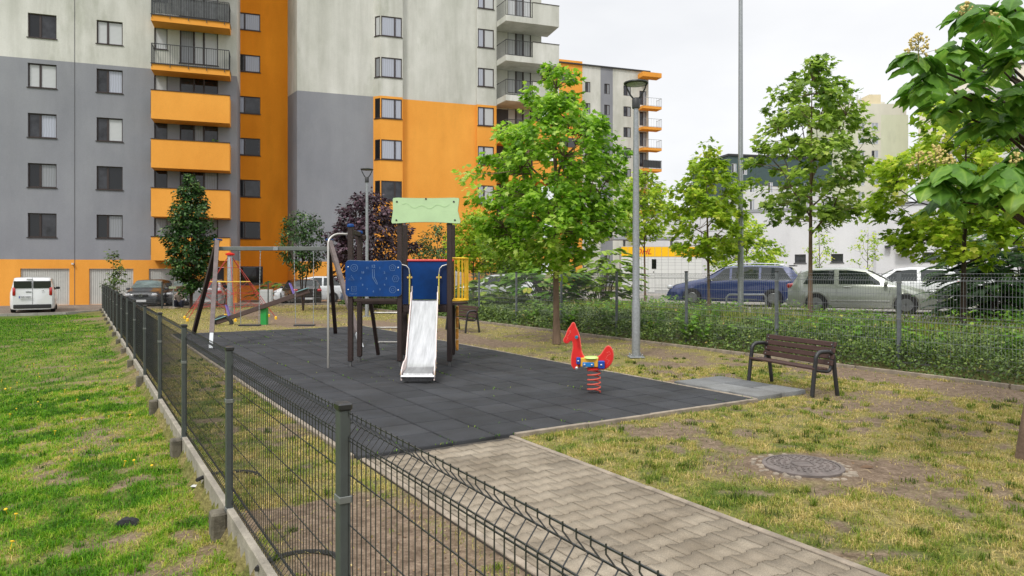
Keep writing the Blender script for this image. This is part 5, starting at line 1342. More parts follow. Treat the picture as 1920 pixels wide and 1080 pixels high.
hatch_top = [(-2.0,.92),(-1.92,1.02),(-1.62,1.36),(-1.3,1.44),(-.4,1.47),(.25,1.43),(1.0,1.02),(1.3,.95),(1.8,.86),(1.97,.72),(2.0,.6)]
hatch_belt = [(-2.0,.90),(0,.90),(1.0,.88),(2.0,.6)]
hatch_win = ((-1.62,-.62,-1.32,-.62),(-.52,.85,-.52,.25))
hatch_scr = (('windscreen', carglass_l, .32, .96, .93), ('rear_window', carglass, -1.90, -1.64, .85))
gar_x = at(281, 575, 36.6)[0]
car('parked_car', 'black hatchback facing the playground in front of the garage', 'car', (gar_x-.35, 37.4, -.10), R(-90+14), 4.0, 1.76, hatch_top, hatch_belt, (-1.25, 1.28), p_blk, win=hatch_win, screens=hatch_scr, rear='r', front='gbd', group='cars parked by the orange block')
gx2 = at(338, 575, 38.6)[0]
car('parked_car', 'black car partly hidden behind the slim green tree, beside the black hatchback', 'car', (gx2+.2, 39.1, -.10), R(-90+16), 4.1, 1.76, [(a*1.02,b*1.02) for a, b in hatch_top], hatch_belt, (-1.28, 1.3), p_brn, win=hatch_win, screens=hatch_scr, rear='r', front='gd', group='cars parked by the orange block')
gx3 = at(392, 575, 36.0)[0]
car('parked_car', 'silver hatchback with red tail lights behind the swing leg', 'car', (gx3-.5, 37.4, -.10), R(90+16), 4.0, 1.74, hatch_top, hatch_belt, (-1.25, 1.28), p_gry, win=hatch_win, screens=hatch_scr, rear='r', front='g', group='cars parked by the orange block')
gx4 = at(556, 575, 38.4)[0]
car('parked_car', 'dark brown hatchback with red and white tail lights behind the raised seesaw seat', 'car', (gx4-.4, 40.4, -.10), R(90+28), 4.1, 1.76, [(a*1.02,b) for a, b in hatch_top], hatch_belt, (-1.28, 1.3), p_brn, win=hatch_win, screens=hatch_scr, rear='r', front='g', group='cars parked by the orange block')
mpv_top = [(-2.1,1.0),(-2.04,1.15),(-1.85,1.52),(-1.5,1.60),(-.3,1.62),(.35,1.52),(1.25,1.08),(1.6,.98),(2.0,.82),(2.1,.62)]
mpv_belt = [(-2.1,1.0),(1.2,.95),(2.1,.6)]
car('parked_car', 'white family car seen from its side behind the small tree trunk', 'car', (at(588, 575, 43.0)[0], 42.6, -.10), R(180+12), 4.2, 1.78, mpv_top, mpv_belt, (-1.3, 1.32), p_wh, win=((-1.75,-.75,-1.5,-.75),(-.65,.25,-.65,.25),(.35,1.12,.35,.50)), screens=(('windscreen', carglass_l, .40, 1.18, .93),('rear_window', carglass, -2.02,-1.86,.85)), rear='r', front='g', group='cars parked by the orange block')
car('parked_car', 'blue-grey car just showing between the swing leg and the clock panel', 'car', (at(648, 570, 41)[0]+1.6, 42.0, -.10), R(180+14), 4.1, 1.74, hatch_top, hatch_belt, (-1.28, 1.28), paint('blue_grey_car_paint', (.10,.13,.20), .3), win=hatch_win, screens=hatch_scr, rear='r', front='g', group='cars parked by the orange block')
car('parked_car', 'white car glimpsed through the hedge plants beyond the far bench', 'car', (at(925, 540, 36)[0], 36.0, .18), R(180+8), 4.1, 1.74, hatch_top, hatch_belt, (-1.28, 1.28), p_wh, win=hatch_win, screens=hatch_scr, rear='r', front='g')
# car park row: nose-in wagons and hatchbacks
wag_top = [(-2.35,.95),(-2.28,1.05),(-1.92,1.42),(-1.6,1.47),(-.6,1.50),(.2,1.46),(1.05,1.02),(1.35,.96),(2.05,.80),(2.3,.66),(2.35,.5)]
wag_belt = [(-2.35,.93),(0,.93),(1.05,.90),(2.35,.55)]
def wag_extras(t, P, ring, patch):
    q = MB()
    for s in (-1, 1):
        q.tube([(-1.7, s*.56, 1.47),(-1.5, s*.56, 1.53),(-.6, s*.57, 1.555),(.0, s*.565, 1.535),(.2, s*.56, 1.47)], .016, 6)
        q.tube([P(x, 7.05, s, .012) for x in np.linspace(-2.0, .95, 14)], .010, 4); q.tube([P(x, 7.96, s, .010) for x in np.linspace(-1.72, .28, 12)], .009, 4)
        q.tube([P(x, 2.8, s, .012) for x in np.linspace(-.85, .85, 8)], .012, 4)
    q.tube([(-2.41, y, .50) for y in (-.7,-.3,0,.3,.7)], .012, 4); q.build('chrome_strip', chrome, t, smooth=60)
    q = MB(); q.cbox((-1.98, 0, 1.46), (.22, 1.05, .035), .012); q.build('roof_spoiler', trim, t, smooth=40)
blu = at(1375, 560, 25.5)
car('parked_car', 'dark blue estate car with roof rails parked nose away behind the tall pole', 'car', (blu[0]+.15, 25.7, .50), R(180-26), 4.7, 1.80, wag_top, wag_belt, (-1.38, 1.42), p_blue, win=((-1.98,-.98,-1.70,-.98),(-.90,.02,-.90,.02),(.10,.92,.10,.32)), screens=(('windscreen', carglass_l, .30, 1.0, .93),('rear_window', carglass_l, -2.26,-1.94,.86)), rear='rh', front='g', extras=wag_extras, plate_txt=(-1, 'GD 1NE'))
clio_top = [(-1.9,.85),(-1.84,1.0),(-1.62,1.32),(-1.3,1.40),(-.3,1.42),(.2,1.36),(.95,.98),(1.2,.90),(1.65,.78),(1.85,.62),(1.9,.5)]
clio_belt = [(-1.9,.86),(0,.86),(.95,.86),(1.9,.5)]
def clio_extras(t, P, ring, patch):
    q = MB()
    for s in (-1, 1): q.tube([P(x, 3.6, s, .010) for x in np.linspace(-.80, .80, 8)], .018, 4)
    q.build('side_moulding', mat('pale_moulding', (.45,.46,.44), .4), t)
    q = MB()
    for s in (-1, 1): q.tube([P(x, 5.9, s, .018) for x in (-.42,-.30,-.22)], .016, 5)
    q.build('door_handle', p_sil, t, smooth=60)
    q = MB()
    for s in (-1, 1): q.tube([P(-.62, 7.0, s, .004),P(-.62, 5.0, s, .004),P(-.58, 3.2, s, .004)], .004, 3); q.tube([P(.86, 6.9, s, .004),P(.80, 5.0, s, .004),P(.72, 3.2, s, .004)], .004, 3)
    q.build('door_gap', trim, t)
    q = MB(); q.tube([(.95,-.4,1.015),(.88,.25,1.06)], .010, 4); q.tube([(.93,.1,1.02),(.86,.62,1.04)], .010, 4); q.build('wiper', trim, t)
cl = (10.72, 21.4, 0)
car('parked_car', 'pale silver-green three-door hatchback parked behind the second slim tree', 'car', (cl[0], cl[1], .46), R(-27), 3.98, 1.62, clio_top, clio_belt, (-1.18, 1.22), p_sil, win=((-1.55,-.68,-1.34,-.68),(-.55,.82,-.55,.18)), screens=(('windscreen', carglass_l, .24, .90, .94),('rear_window', carglass, -1.82,-1.64,.85)), rear='r', front='dgf', extras=clio_extras, plate_txt=(1, 'XK 0JWL'))
def check_extras(t, P, ring, patch):
    q = MB()
    for s in (-1, 1):
        for i in range(9):
            for j in range(3):
                if (i+j) % 2: 
                    xx = -.9+i*.16; q.add([P(xx, 6.0+j*.28, s, .006), P(xx+.15, 6.0+j*.28, s, .006), P(xx+.15, 6.27+j*.28, s, .006), P(xx, 6.27+j*.28, s, .006)], [(0,1,2,3)])
    q.build('chequered_decal', trim, t)
w5 = at(1690, 560, 25.5)
car('parked_car', 'white small hatchback with a black chequered stripe parked beyond the silver-green one', 'car', (w5[0]+.2, 25.9, .50), R(152), 3.7, 1.64, clio_top, clio_belt, (-1.15, 1.18), p_wh, win=((-1.50,-.62,-1.30,-.62),(-.50,.80,-.50,.18)), screens=(('windscreen', carglass_l, .24, .90, .94),('rear_window', carglass_l, -1.82,-1.50,.86)), rear='r', front='g', extras=check_extras)
w6 = at(1775, 560, 29)
car('parked_car', 'white car mostly hidden by the dark leafy bush at the end of the parked row', 'car', (w6[0]+.3, 29.5, .50), R(152), 4.0, 1.7, hatch_top, hatch_belt, (-1.2, 1.25), p_wh, win=hatch_win, screens=hatch_scr, rear='r', front='g')
t = thing('bike_hoop', 'low galvanised hoop rail standing in front of the blue estate car', 'hoop rail', (at(1395,560,21.8)[0], 21.8, .46))
q = MB(); q.tube([(-.55,0,-.1),(-.55,0,.48),(-.48,0,.56),(.62,0,.56),(.69,0,.48),(.69,0,-.1)], .032, 8); q.build('hoop', metal_g, t, smooth=50)

# ------------------------------------------------------------------ leaves, trees, plants
def tmpl_maple():
    P = [(0,0),(.18,-.06),(.5,.12),(.34,.30),(.52,.62),(.22,.60),(0,1.0),(-.22,.60),(-.52,.62),(-.34,.30),(-.5,.12),(-.18,-.06)]
    return [(x, y, -.16*abs(x)-.12*y*y) for x, y in P], [(0,1,2,3,6),(3,4,5,6),(0,6,9,10,11),(6,7,8,9)]
def tmpl_oval(w=.26, droop=.15):
    return [(0,0,0),(w,.35,-.05),(w*.7,.75,-.06-droop*.5),(0,1,-droop),(-w*.7,.75,-.06-droop*.5),(-w,.35,-.05)], [(0,1,2,3),(0,3,4,5)]
def tmpl_heart():
    """large cordate leaf as a curved grid; midrib and side veins a little lighter"""
    V, F, T = [], [], []; nj, ni = 10, 4
    for j in range(nj+1):
        t = j/nj; w = .50*math.sin(PI*min(1, t**.60*.97+.03))**.8*(1-.25*t)+.004
        for i in range(-ni, ni+1):
            s_ = i/ni; x = w*s_; y = t-.22*abs(s_)**1.5*(1-t)**3*(1 if t < .5 else .3)
            z = -.30*abs(x)-.30*t*t+.035*math.sin(8*t+3*s_)*abs(s_)+.02*math.sin(23*t)*abs(s_)**2
            V.append((x, y, z)); T.append(.22 if i == 0 else (.10 if (j+abs(i)) % 4 == 0 else -.02))
    n = 2*ni+1
    for j in range(nj):
        for i in range(n-1): F.append((j*n+i, j*n+i+1, (j+1)*n+i+1, (j+1)*n+i))
    return V, F, T
def scatter_leaves(name, C_, U, N_, size, tint, tmpl, material, parent=None, kind=None, smooth=False):
    """C_ centres, U direction of the tip, N_ approx normals"""
    tv, tf = tmpl[:2]; tv = np.array(tv); C_ = np.asarray(C_); n = len(C_)
    U = U/np.linalg.norm(U, axis=1, keepdims=True); S = np.cross(U, N_); S /= np.linalg.norm(S, axis=1, keepdims=True)+1e-9; Nn = np.cross(S, U)
    V = C_[:,None,:]+size[:,None,None]*(tv[None,:,0,None]*S[:,None,:]+tv[None,:,1,None]*U[:,None,:]+tv[None,:,2,None]*Nn[:,None,:])
    fl = np.concatenate([np.array(f) for f in tf]); cn = np.array([len(f) for f in tf])
    F = (np.arange(n)[:,None]*len(tv)+fl[None,:]).ravel()
    return np_mesh(name, V.reshape(-1,3), F, np.tile(cn, n), material, tint=(np.repeat(tint, len(tv)) if len(tmpl) < 3 else np.clip(np.asarray(tint)[:,None]+np.array(tmpl[2])[None,:], 0, 1).ravel()), parent=parent, kind=kind, smooth=smooth)
LEAF = {
 'bright': attr_mat('bright_maple_leaf', [(0,srgb(86,130,24)),(.5,srgb(146,194,48)),(.85,srgb(198,230,90)),(1,srgb(226,242,140))], .42, .55, spec=.5),
 'mid': attr_mat('mid_green_leaf', [(0,srgb(88,120,40)),(.5,srgb(150,182,66)),(.85,srgb(190,214,96)),(1,srgb(216,226,128))], .42, .55, spec=.5),
 'yellow': attr_mat('yellow_green_leaf', [(0,srgb(108,140,30)),(.5,srgb(166,198,50)),(.85,srgb(208,222,74)),(1,srgb(232,232,110))], .45, .55, spec=.4),
 'dark': attr_mat('dark_green_leaf', [(0,srgb(28,54,24)),(.5,srgb(56,92,40)),(.85,srgb(90,126,60)),(1,srgb(138,160,98))], .4, .3, spec=.5),
 'purple': attr_mat('purple_plum_leaf', [(0,srgb(38,26,32)),(.5,srgb(66,46,56)),(.85,srgb(98,70,84)),(1,srgb(120,92,100))], .45, .25, spec=.5),
 'catalpa': attr_mat('catalpa_leaf', [(0,srgb(58,100,34)),(.5,srgb(112,160,58)),(.85,srgb(158,196,80)),(1,srgb(200,222,100))], .45, .5, spec=.5),
 'hedge': attr_mat('cotoneaster_leaf', [(0,srgb(50,74,28)),(.5,srgb(98,122,52)),(.85,srgb(142,160,74)),(1,srgb(186,150,92))], .45, .25, spec=.5),
 'sumac': attr_mat('sumac_leaf', [(0,srgb(34,68,24)),(.5,srgb(62,108,38)),(.85,srgb(96,146,54)),(1,srgb(140,170,80))], .45, .4, spec=.4),
 'weed': attr_mat('weed_leaf', [(0,srgb(70,110,30)),(.5,srgb(110,156,48)),(.85,srgb(160,196,70)),(1,srgb(206,200,90))], .5, .4, spec=.4)}
bark = mat('grey_brown_bark', srgb(112,92,76), .9, var=.3, vscale=8, bump=.8, bscale=40, stretch=(1,1,.3)); bark_d = mat('dark_bark', srgb(62,50,42), .9, var=.3, vscale=8, bump=.7, bscale=40)
def tree(name, label, cat, loc, H, prof, leaf, lsize, nclump, per, seed, tr=.07, trunk_h=None, bark_=None, stems=1, tmpl=None, cl_r=.26, lean=(0,0), squash=1.0, group=None, limb=7, fill=.55, tmin=.0):
    """prof: list of (height fraction, radius) of the crown; clumps of leaves on real twigs"""
    rg = np.random.default_rng(seed); rr = random.Random(seed); t = thing(name, label, cat, loc, 0, group); bark_ = bark_ or bark
    hs = [p[0] for p in prof]; z0, z1 = hs[0]*H, hs[-1]*H; trunk_h = trunk_h or z0+.35*(z1-z0)
    def rad(z): return float(np.interp(z/H, hs, [p[1] for p in prof]))
    q = MB(); q2 = MB()
    def axis_pt(z): f_ = z/H; return Vector((lean[0]*f_*f_+.03*math.sin(3*f_+seed), lean[1]*f_*f_+.03*math.cos(4*f_+seed*2), z))
    limbs = []
    for s in range(stems):
        a = 2*PI*s/stems+seed; top = z1*.96; P = []; Rr = []
        for i in range(11):
            z = top*i/10; p = axis_pt(z); 
            if stems > 1: sp = .16*z/H*rad((z0+z1)/2); p = p+Vector((math.cos(a)*sp*3, math.sin(a)*sp*3, 0))
            P.append(p); Rr.append(max(.008, tr*(1-i/10.3)**.8*(1 if stems == 1 else .7)))
        Rr[0] *= 1.35; q.tube(P, Rr, 9); limbs.append(P[3:])
    for i in range(limb):
        zb = z0*.85+(z1-z0)*.55*(i+.5)/limb; a = i*2.4+seed; zt = zb+(z1-z0)*rr.uniform(.22,.42); r = rad(min(zt, z1*.95))*rr.uniform(.6,.85)
        b = axis_pt(zb); e = axis_pt(zt)+Vector((math.cos(a)*r, math.sin(a)*r, 0)); m_ = b.lerp(e, .5)+Vector((math.cos(a)*r*.12, math.sin(a)*r*.12, -(zt-zb)*.08))
        P = [b, b.lerp(m_, .5)+Vector((0,0,.02)), m_, m_.lerp(e, .5)+Vector((rr.uniform(-.06,.06), rr.uniform(-.06,.06), .05)), e]; r0 = tr*.42
        q2.tube(P, [r0, r0*.8, r0*.6, r0*.42, r0*.2], 6); limbs.append(P[1:])
    nodes = [p for L_ in limbs for a_, b_ in zip(L_, L_[1:]) for p in (a_, a_.lerp(b_, .5))]
    cen = []
    tries = 0
    while len(cen) < nclump and tries < nclump*30:
        tries += 1
        z = rr.uniform(z0, z1); r = rad(z); 
        if rr.random() > r/max(p[1] for p in prof)+.12: continue
        a = rr.uniform(0, 2*PI); k = math.sqrt(rr.uniform(fill*fill if rr.random() < .75 else 0, 1)); wob = .82+.36*vnoise(a*1.3, z*1.6/H*4, 1, seed)
        c = axis_pt(z)+Vector((math.cos(a)*r*k*wob, math.sin(a)*r*k*wob*squash, rr.uniform(-.1,.1)))
        if any((c-o).length < cl_r*.62 for o in cen[-60:]): continue
        cen.append(c)
    for c in cen:
        nb = min(nodes, key=lambda p: (p-c).length+max(0, p.z-c.z)*1.5)
        mdl = nb.lerp(c, .5)+Vector((0,0,-.03)); q2.tube([nb, mdl, c+Vector((0,0,.03))], [.012*tr/.07, .008*tr/.07, .003], 4, cap=False)
    q.build('trunk', bark_, t, smooth=50); q2.build('branches', bark_, t, smooth=50)
    n = len(cen)*per; ci = np.repeat(np.arange(len(cen)), per); Cn = np.array([tuple(c) for c in cen])
    cs = rg.uniform(.7, 1.25, len(cen))[ci][:,None]; off = rg.normal(0, 1, (n,3)); off /= np.linalg.norm(off, axis=1, keepdims=True); off *= (rg.random((n,1))**.45)*cl_r*cs; off[:,2] *= .72
    P = Cn[ci]+off; ax = np.array([[axis_pt(z).x, axis_pt(z).y] for z in P[:,2]])
    outw = np.concatenate([P[:,:2]-ax, np.zeros((n,1))], 1); outw /= np.linalg.norm(outw, axis=1, keepdims=True)+1e-6
    U = outw*.7+off/cl_r*.5+rg.normal(0,.45,(n,3)); U[:,2] -= .35
    Nn = rg.normal(0,.38,(n,3))+np.array([0,0,1.0])+outw*.35
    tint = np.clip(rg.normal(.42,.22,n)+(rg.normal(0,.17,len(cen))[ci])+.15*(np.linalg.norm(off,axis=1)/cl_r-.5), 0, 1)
    sz = lsize*rg.uniform(.65,1.2,n)
    scatter_leaves('crown', P, U, Nn, sz, tint, tmpl or tmpl_maple(), LEAF[leaf], t)
    return t
tree('maple_tree', 'bright green maple in full leaf with a slender trunk beside the black mat', 'tree', (1.07, 16.6, 0), 6.7,
     [(.27,.5),(.36,1.35),(.45,1.9),(.55,1.98),(.66,1.80),(.75,1.30),(.83,.92),(.93,.50),(1.0,.1)], 'bright', .128, 325, 36, 3, tr=.085, trunk_h=2.0, cl_r=.26, limb=11, fill=.45)
tree('maple_tree', 'mid-green slim maple rising in front of the silver-green hatchback', 'tree', (7.72, 17.9, .40), 6.85,
     [(.37,.35),(.42,1.35),(.50,1.70),(.60,1.55),(.70,1.35),(.80,1.15),(.90,.85),(.96,.5),(1.0,.15)], 'mid', .145, 195, 26, 5, tr=.062, cl_r=.24, limb=10, bark_=bark, fill=.5)
tree('maple_tree', 'light green young maple in front of the bonnet of the blue car', 'tree', (5.93, 21.0, .42), 5.1,
     [(.34,.4),(.40,1.1),(.52,1.38),(.64,1.25),(.78,.9),(.9,.5),(1.0,.1)], 'yellow', .15, 140, 24, 8, tr=.05, cl_r=.25)
tree('maple_tree', 'yellow-green maple behind the fence at the right, under the catalpa leaves', 'tree', (9.75, 14.95, .40), 4.95,
     [(.32,.6),(.40,1.6),(.55,1.9),(.72,1.75),(.86,1.2),(1.0,.4)], 'yellow', .15, 250, 26, 12, tr=.06, cl_r=.25, bark_=bark_d)
tree('maple_tree', 'small bright yellow-green tree standing behind the foot of the tall pole', 'tree', (11.0, 32.5, .5), 3.9,
     [(.25,.6),(.4,1.5),(.6,1.6),(.8,1.0),(1.0,.2)], 'yellow', .15, 120, 30, 14, tr=.05, cl_r=.33)
tree('maple_tree', 'yellow-green tree between the big maple and the parcel locker', 'tree', (5.75, 30.0, .45), 5.6,
     [(.46,.4),(.55,1.0),(.7,1.15),(.85,.9),(1.0,.3)], 'yellow', .15, 95, 30, 15, tr=.05, cl_r=.33)
tree('maple_tree', 'yellow-green young tree right of the yellow balcony rail', 'tree', (-1.75, 32.0, .05), 4.5,
     [(.38,.4),(.5,1.3),(.68,1.4),(.85,.9),(1.0,.2)], 'yellow', .14, 120, 30, 16, tr=.045, cl_r=.32)
tree('maple_tree', 'green young tree beyond the fence left of the big maple trunk', 'tree', (.2, 29.5, .15), 4.6,
     [(.25,.5),(.45,1.3),(.65,1.4),(.85,.9),(1.0,.2)], 'mid', .14, 110, 30, 17, tr=.045, cl_r=.32)
tree('plum_tree', 'dark purple plum tree behind the second lamp post', 'tree', (-6.6, 32.0, -.02), 5.35,
     [(.20,.5),(.34,1.6),(.52,2.1),(.70,1.9),(.86,1.1),(1.0,.3)], 'purple', .17, 260, 36, 21, tr=.08, cl_r=.33, bark_=bark_d, tmpl=tmpl_oval(.3))
tree('slim_tree', 'small green tree with several dark stems left of the purple plum', 'tree', (-9.55, 31.8, -.02), 4.55,
     [(.38,.35),(.52,.85),(.72,1.05),(.88,.8),(1.0,.25)], 'dark', .12, 110, 34, 23, tr=.05, stems=3, cl_r=.28, bark_=bark_d, tmpl=tmpl_oval(.3))
tree('slim_tree', 'dense dark green upright tree in front of the orange balconies', 'tree', (-15.1, 32.6, -.02), 6.3,
     [(.12,.35),(.25,.75),(.38,1.0),(.55,1.0),(.72,.85),(.86,.5),(1.0,.12)], 'dark', .15, 280, 36, 25, tr=.06, stems=3, cl_r=.28, bark_=bark_d, tmpl=tmpl_oval(.32))
tree('slim_tree', 'dark green tree behind the slide tower, against the orange wall', 'tree', (-4.0, 37.5, -.1), 4.3,
     [(.30,.5),(.5,1.3),(.7,1.4),(.88,.9),(1.0,.3)], 'dark', .14, 110, 30, 27, tr=.05, cl_r=.33, bark_=bark_d, tmpl=tmpl_oval(.3))
tree('slim_tree', 'narrow dark bush-like tree beyond the fence near the white hidden car', 'tree', (-1.1, 37.0, .0), 3.9,
     [(.05,.5),(.4,.85),(.75,.8),(1.0,.2)], 'dark', .14, 70, 30, 28, tr=.045, cl_r=.33, bark_=bark_d, tmpl=tmpl_oval(.3))
tree('sapling', 'tiny reddish-green sapling at the far end of the near fence, before a garage door', 'tree', (-19.0, 33.0, -.1), 2.7,
     [(.30,.25),(.5,.42),(.8,.38),(1.0,.1)], 'hedge', .13, 22, 22, 31, tr=.02, cl_r=.22, bark_=bark_d, limb=3, tmpl=tmpl_oval(.35))
for px_, lab, sd_ in ((1537, 'thin yellow-leaved sapling before the white hall, between its two left windows', 33), (1628, 'thin half-bare yellow sapling before the white hall near the downpipe', 34)):
    p = at(px_, 500, 35.5); tree('sapling', lab, 'tree', (p[0], 35.5, .5), 3.6 if sd_ == 33 else 3.4, [(.35,.3),(.55,.75),(.8,.7),(1.0,.15)], 'yellow', .11, 26, 14, sd_, tr=.03, cl_r=.25, bark_=bark_d, limb=6)
# tree at the right-hand picture edge: catalpa with large heart-shaped leaves and seed panicles
cat_ = thing('catalpa_tree', 'catalpa with large heart-shaped drooping leaves and cream flower clusters at the right edge', 'tree', (4.79, 6.42, 0))
q = MB(); TP = [(0,0,-.05),(.02,.0,.3),(.14,.02,.9),(.28,.03,1.9),(.34,.0,2.6),(.36,.0,3.4),(.36,-.05,4.6)]
q.tube(TP, [.115,.085,.075,.07,.065,.05,.02], 12); q.build('trunk', bark, cat_, smooth=50)
rr = random.Random(5); rg = np.random.default_rng(5); q = MB(); LC, LU, LN, LS, LT = [], [], [], [], []; fl = []
o0 = Vector((4.79, 6.42, 0))
ends = []
def P3(px_, py_, Y): return Vector(at(px_, py_, Y))-o0
# limbs reach out to clusters; each cluster position measured at its own depth
clus = [(1712,112,5.5),(1745,150,5.5),(1790,88,5.35),(1820,175,5.7),(1868,120,5.4),(1770,205,5.9),(1720,170,5.9),(1850,215,6.1),(1900,180,5.6),(1915,90,5.2),(1850,30,5.2),(1815,20,5.6),(1900,15,5.4),(1760,130,6.2),
        (1880,230,5.9),(1905,60,6.3),(1800,130,6.5),(1870,60,6.6),(1750,345,5.3),(1790,320,5.2),(1830,345,5.3),(1875,325,5.1),(1905,350,5.4),(1770,375,5.6),(1910,290,5.6),(1850,365,5.9)]
outside = [(2.3*math.cos(a)*k+.9, -.1+1.7*math.sin(a)*k, 2.6+zz) for a, k, zz in [(rr.uniform(-1.6,1.7), rr.uniform(.4,1), rr.uniform(0,2.6)) for _ in range(38)]]
allc = [P3(*c) for c in clus]+[Vector(c) for c in outside if c[2] > 2.4]
for i, c in enumerate(allc):
    hgt = max(1.9, c.z-.35-rr.uniform(0,.4)); b = Vector(np.array([np.interp(hgt, [p[2] for p in TP], [p[k] for p in TP]) for k in range(3)])); mdl = b.lerp(c, .55)+Vector((0,0,.16))
    q.tube([b, b.lerp(mdl,.5)+Vector((0,0,.03)), mdl, c], [.022,.016,.012,.006], 5, cap=False)
    for s_ in ((.72,) if i < len(clus) else (.55,.78)):
        for k in range(4 if i < len(clus) else 6):
            a = rr.uniform(0, 2*PI); st = b.lerp(c, s_)+Vector((math.cos(a)*.09, math.sin(a)*.09, .08+rr.uniform(-.04,.08)))
            if i < len(clus) and (st+o0).x/(st+o0).y < .60: continue
            LC.append(tuple(st)); LU.append((math.cos(a), math.sin(a), -rr.uniform(.1,.8))); LN.append((math.cos(a)*.4, math.sin(a)*.4, 1)); LS.append(rr.uniform(.12,.21)); LT.append(min(1, max(0, rr.gauss(.42,.2))))
    n = 13 if i < len(clus) else 12
    for k in range(n):
        a = rr.uniform(0, 2*PI); r = rr.uniform(.03,.13); st = c+Vector((math.cos(a)*r, math.sin(a)*r*.8, rr.uniform(-.06,.07)))
        LC.append(tuple(st)); LU.append((math.cos(a)+(-.2), math.sin(a)*.9, -rr.uniform(.15,.95))); LN.append((math.cos(a)*.5+rr.uniform(-.3,.3), math.sin(a)*.5+rr.uniform(-.3,.3), 1)); LS.append(rr.uniform(.11,.205)); LT.append(min(1, max(0, rr.gauss(.42,.2))))
q.build('branches', bark_d, cat_, smooth=50)
scatter_leaves('crown', np.array(LC), np.array(LU), np.array(LN), np.array(LS), np.array(LT), tmpl_heart(), LEAF['catalpa'], cat_, smooth=True)
fm = mat('cream_blossom', srgb(206,186,120), .8, var=.25, vscale=30); fs_m = mat('panicle_stalk', srgb(120,120,60), .8)
for px_, py_, Y, n, s in ((1722,92,5.35,70,.13),(1860,48,5.25,55,.10),(1812,22,5.4,30,.07),(1755,300,5.25,45,.12),(1780,310,5.3,30,.08),(1722,305,5.4,30,.09),(1905,300,5.2,20,.06)):
    c = P3(px_, py_, Y); q = MB(); q2 = MB()
    for k in range(n):
        a = rr.uniform(0, 2*PI); h = rr.uniform(0, 1); r = s*(1-.7*h)*rr.uniform(.3,1); p = c+Vector((math.cos(a)*r, math.sin(a)*r, h*s*1.3-s*.3)); s_ = rr.uniform(.006,.013)
        q.lathe([(s_*.3,-s_),(s_,0),(s_*.9,s_*.5),(s_*.2,s_)], 5, c=tuple(p))
        if k % 2 == 0: q2.tube([c+Vector((0,0,-s*.4+h*s)), p], .0018, 3, cap=False)
    q2.tube([c+Vector((0,0,-s*.8)), c+Vector((0,0,s))], .004, 4); o = q.build('blossom_panicle', fm, cat_); q2.build('stalk', fs_m, o)
# dark leafy thicket right of the fence (sumac-like fronds)
def frond_bush(name, label, cat, loc, H, Rx, Ry, n, seed, leaf='dark', fl=.55, ls=.20):
    t = thing(name, label, cat, loc); rg = np.random.default_rng(seed); q = MB(); q2 = MB(); C_, U, N_, S, T = [], [], [], [], []
    for i in range(n):
        a = rg.uniform(0, 2*PI); k = math.sqrt(rg.uniform(.05,1)); z = H*(.10+.86*rg.random()**.8)*(1-.35*k*k); b = Vector((math.cos(a)*Rx*k, math.sin(a)*Ry*k, z)); d = Vector((math.cos(a)+rg.normal(0,.5), math.sin(a)+rg.normal(0,.5), .25)).normalized(); L_ = fl*rg.uniform(.7,1.2); tt = rg.normal(.42,.2)
        P = [b+d*L_*s+Vector((0,0,-.45*L_*s*s)) for s in (0,.33,.66,1)]; q2.tube(P, [.004,.003,.003,.002], 3, cap=False)
        sd_ = d.cross(Vector((0,0,1))).normalized()
        for j in range(9):
            s = .12+.88*j/8; p = b+d*L_*s+Vector((0,0,-.45*L_*s*s))
            for sg in (-1, 1):
                C_.append(tuple(p)); U.append(tuple(sd_*sg+d*.45+Vector((0,0,-.35)))); N_.append((d.x*.2, d.y*.2, 1)); S.append(ls*(1.1-.5*abs(s-.45))); T.append(min(1,max(0,tt+rg.normal(0,.1))))
        if i % 9 == 0: q.tube([Vector((b.x*.2,b.y*.2,-.1)), Vector((b.x*.55,b.y*.55,z*.6)), b], [.022,.015,.008], 5, cap=False)
    q.build('stems', bark_d, t); q2.build('leaf_stalks', mat('green_stalk', srgb(90,110,50), .7), t); scatter_leaves('foliage', np.array(C_), np.array(U), np.array(N_), np.array(S), np.array(T), tmpl_oval(.36,.1), LEAF[leaf], t); return t
frond_bush('sumac_bush', 'large dark bush with feathery fronds behind the fence at the far right', 'bush', (12.75, 17.2, .45), 2.6, 2.0, 1.1, 420, 41, leaf='sumac', ls=.15)
frond_bush('sumac_bush', 'feathery dark green bush reaching in front of the white cars', 'bush', (11.15, 16.2, .45), 1.35, .75, .6, 120, 42, leaf='sumac', ls=.13, fl=.42)
frond_bush('leafy_bush', 'tall green thicket towering behind the feathery bushes at the right edge', 'bush', (14.8, 20.0, .45), 4.3, 2.4, 1.8, 330, 43, leaf='mid')
frond_bush('leafy_bush', 'green bush beside the left end of the parcel locker', 'bush', (3.6, 27.5, .35), 2.6, 1.5, 1.3, 190, 44, leaf='mid', fl=.5)
frond_bush('leafy_bush', 'low green bush beyond the fence behind the big maple trunk', 'bush', (1.3, 26.5, .3), 2.1, 1.5, 1.2, 170, 45, leaf='weed', fl=.45)
frond_bush('leafy_bush', 'green bush behind the far bench, left of the big maple', 'bush', (-1.2, 27.5, .1), 1.6, 1.3, 1.0, 110, 46, leaf='mid', fl=.4)
frond_bush('leafy_bush', 'clipped green bush under the stair bay window', 'bush', (at(520,535,44)[0], 44.0, -.1), 1.5, 1.6, .6, 60, 47, leaf='weed', fl=.4)
frond_bush('leafy_bush', 'green bush by the corner tower wall, behind the swing leg', 'bush', (at(660,545,43.5)[0]+.6, 44.2, -.1), 1.3, 1.8, .6, 60, 48, leaf='weed', fl=.4)

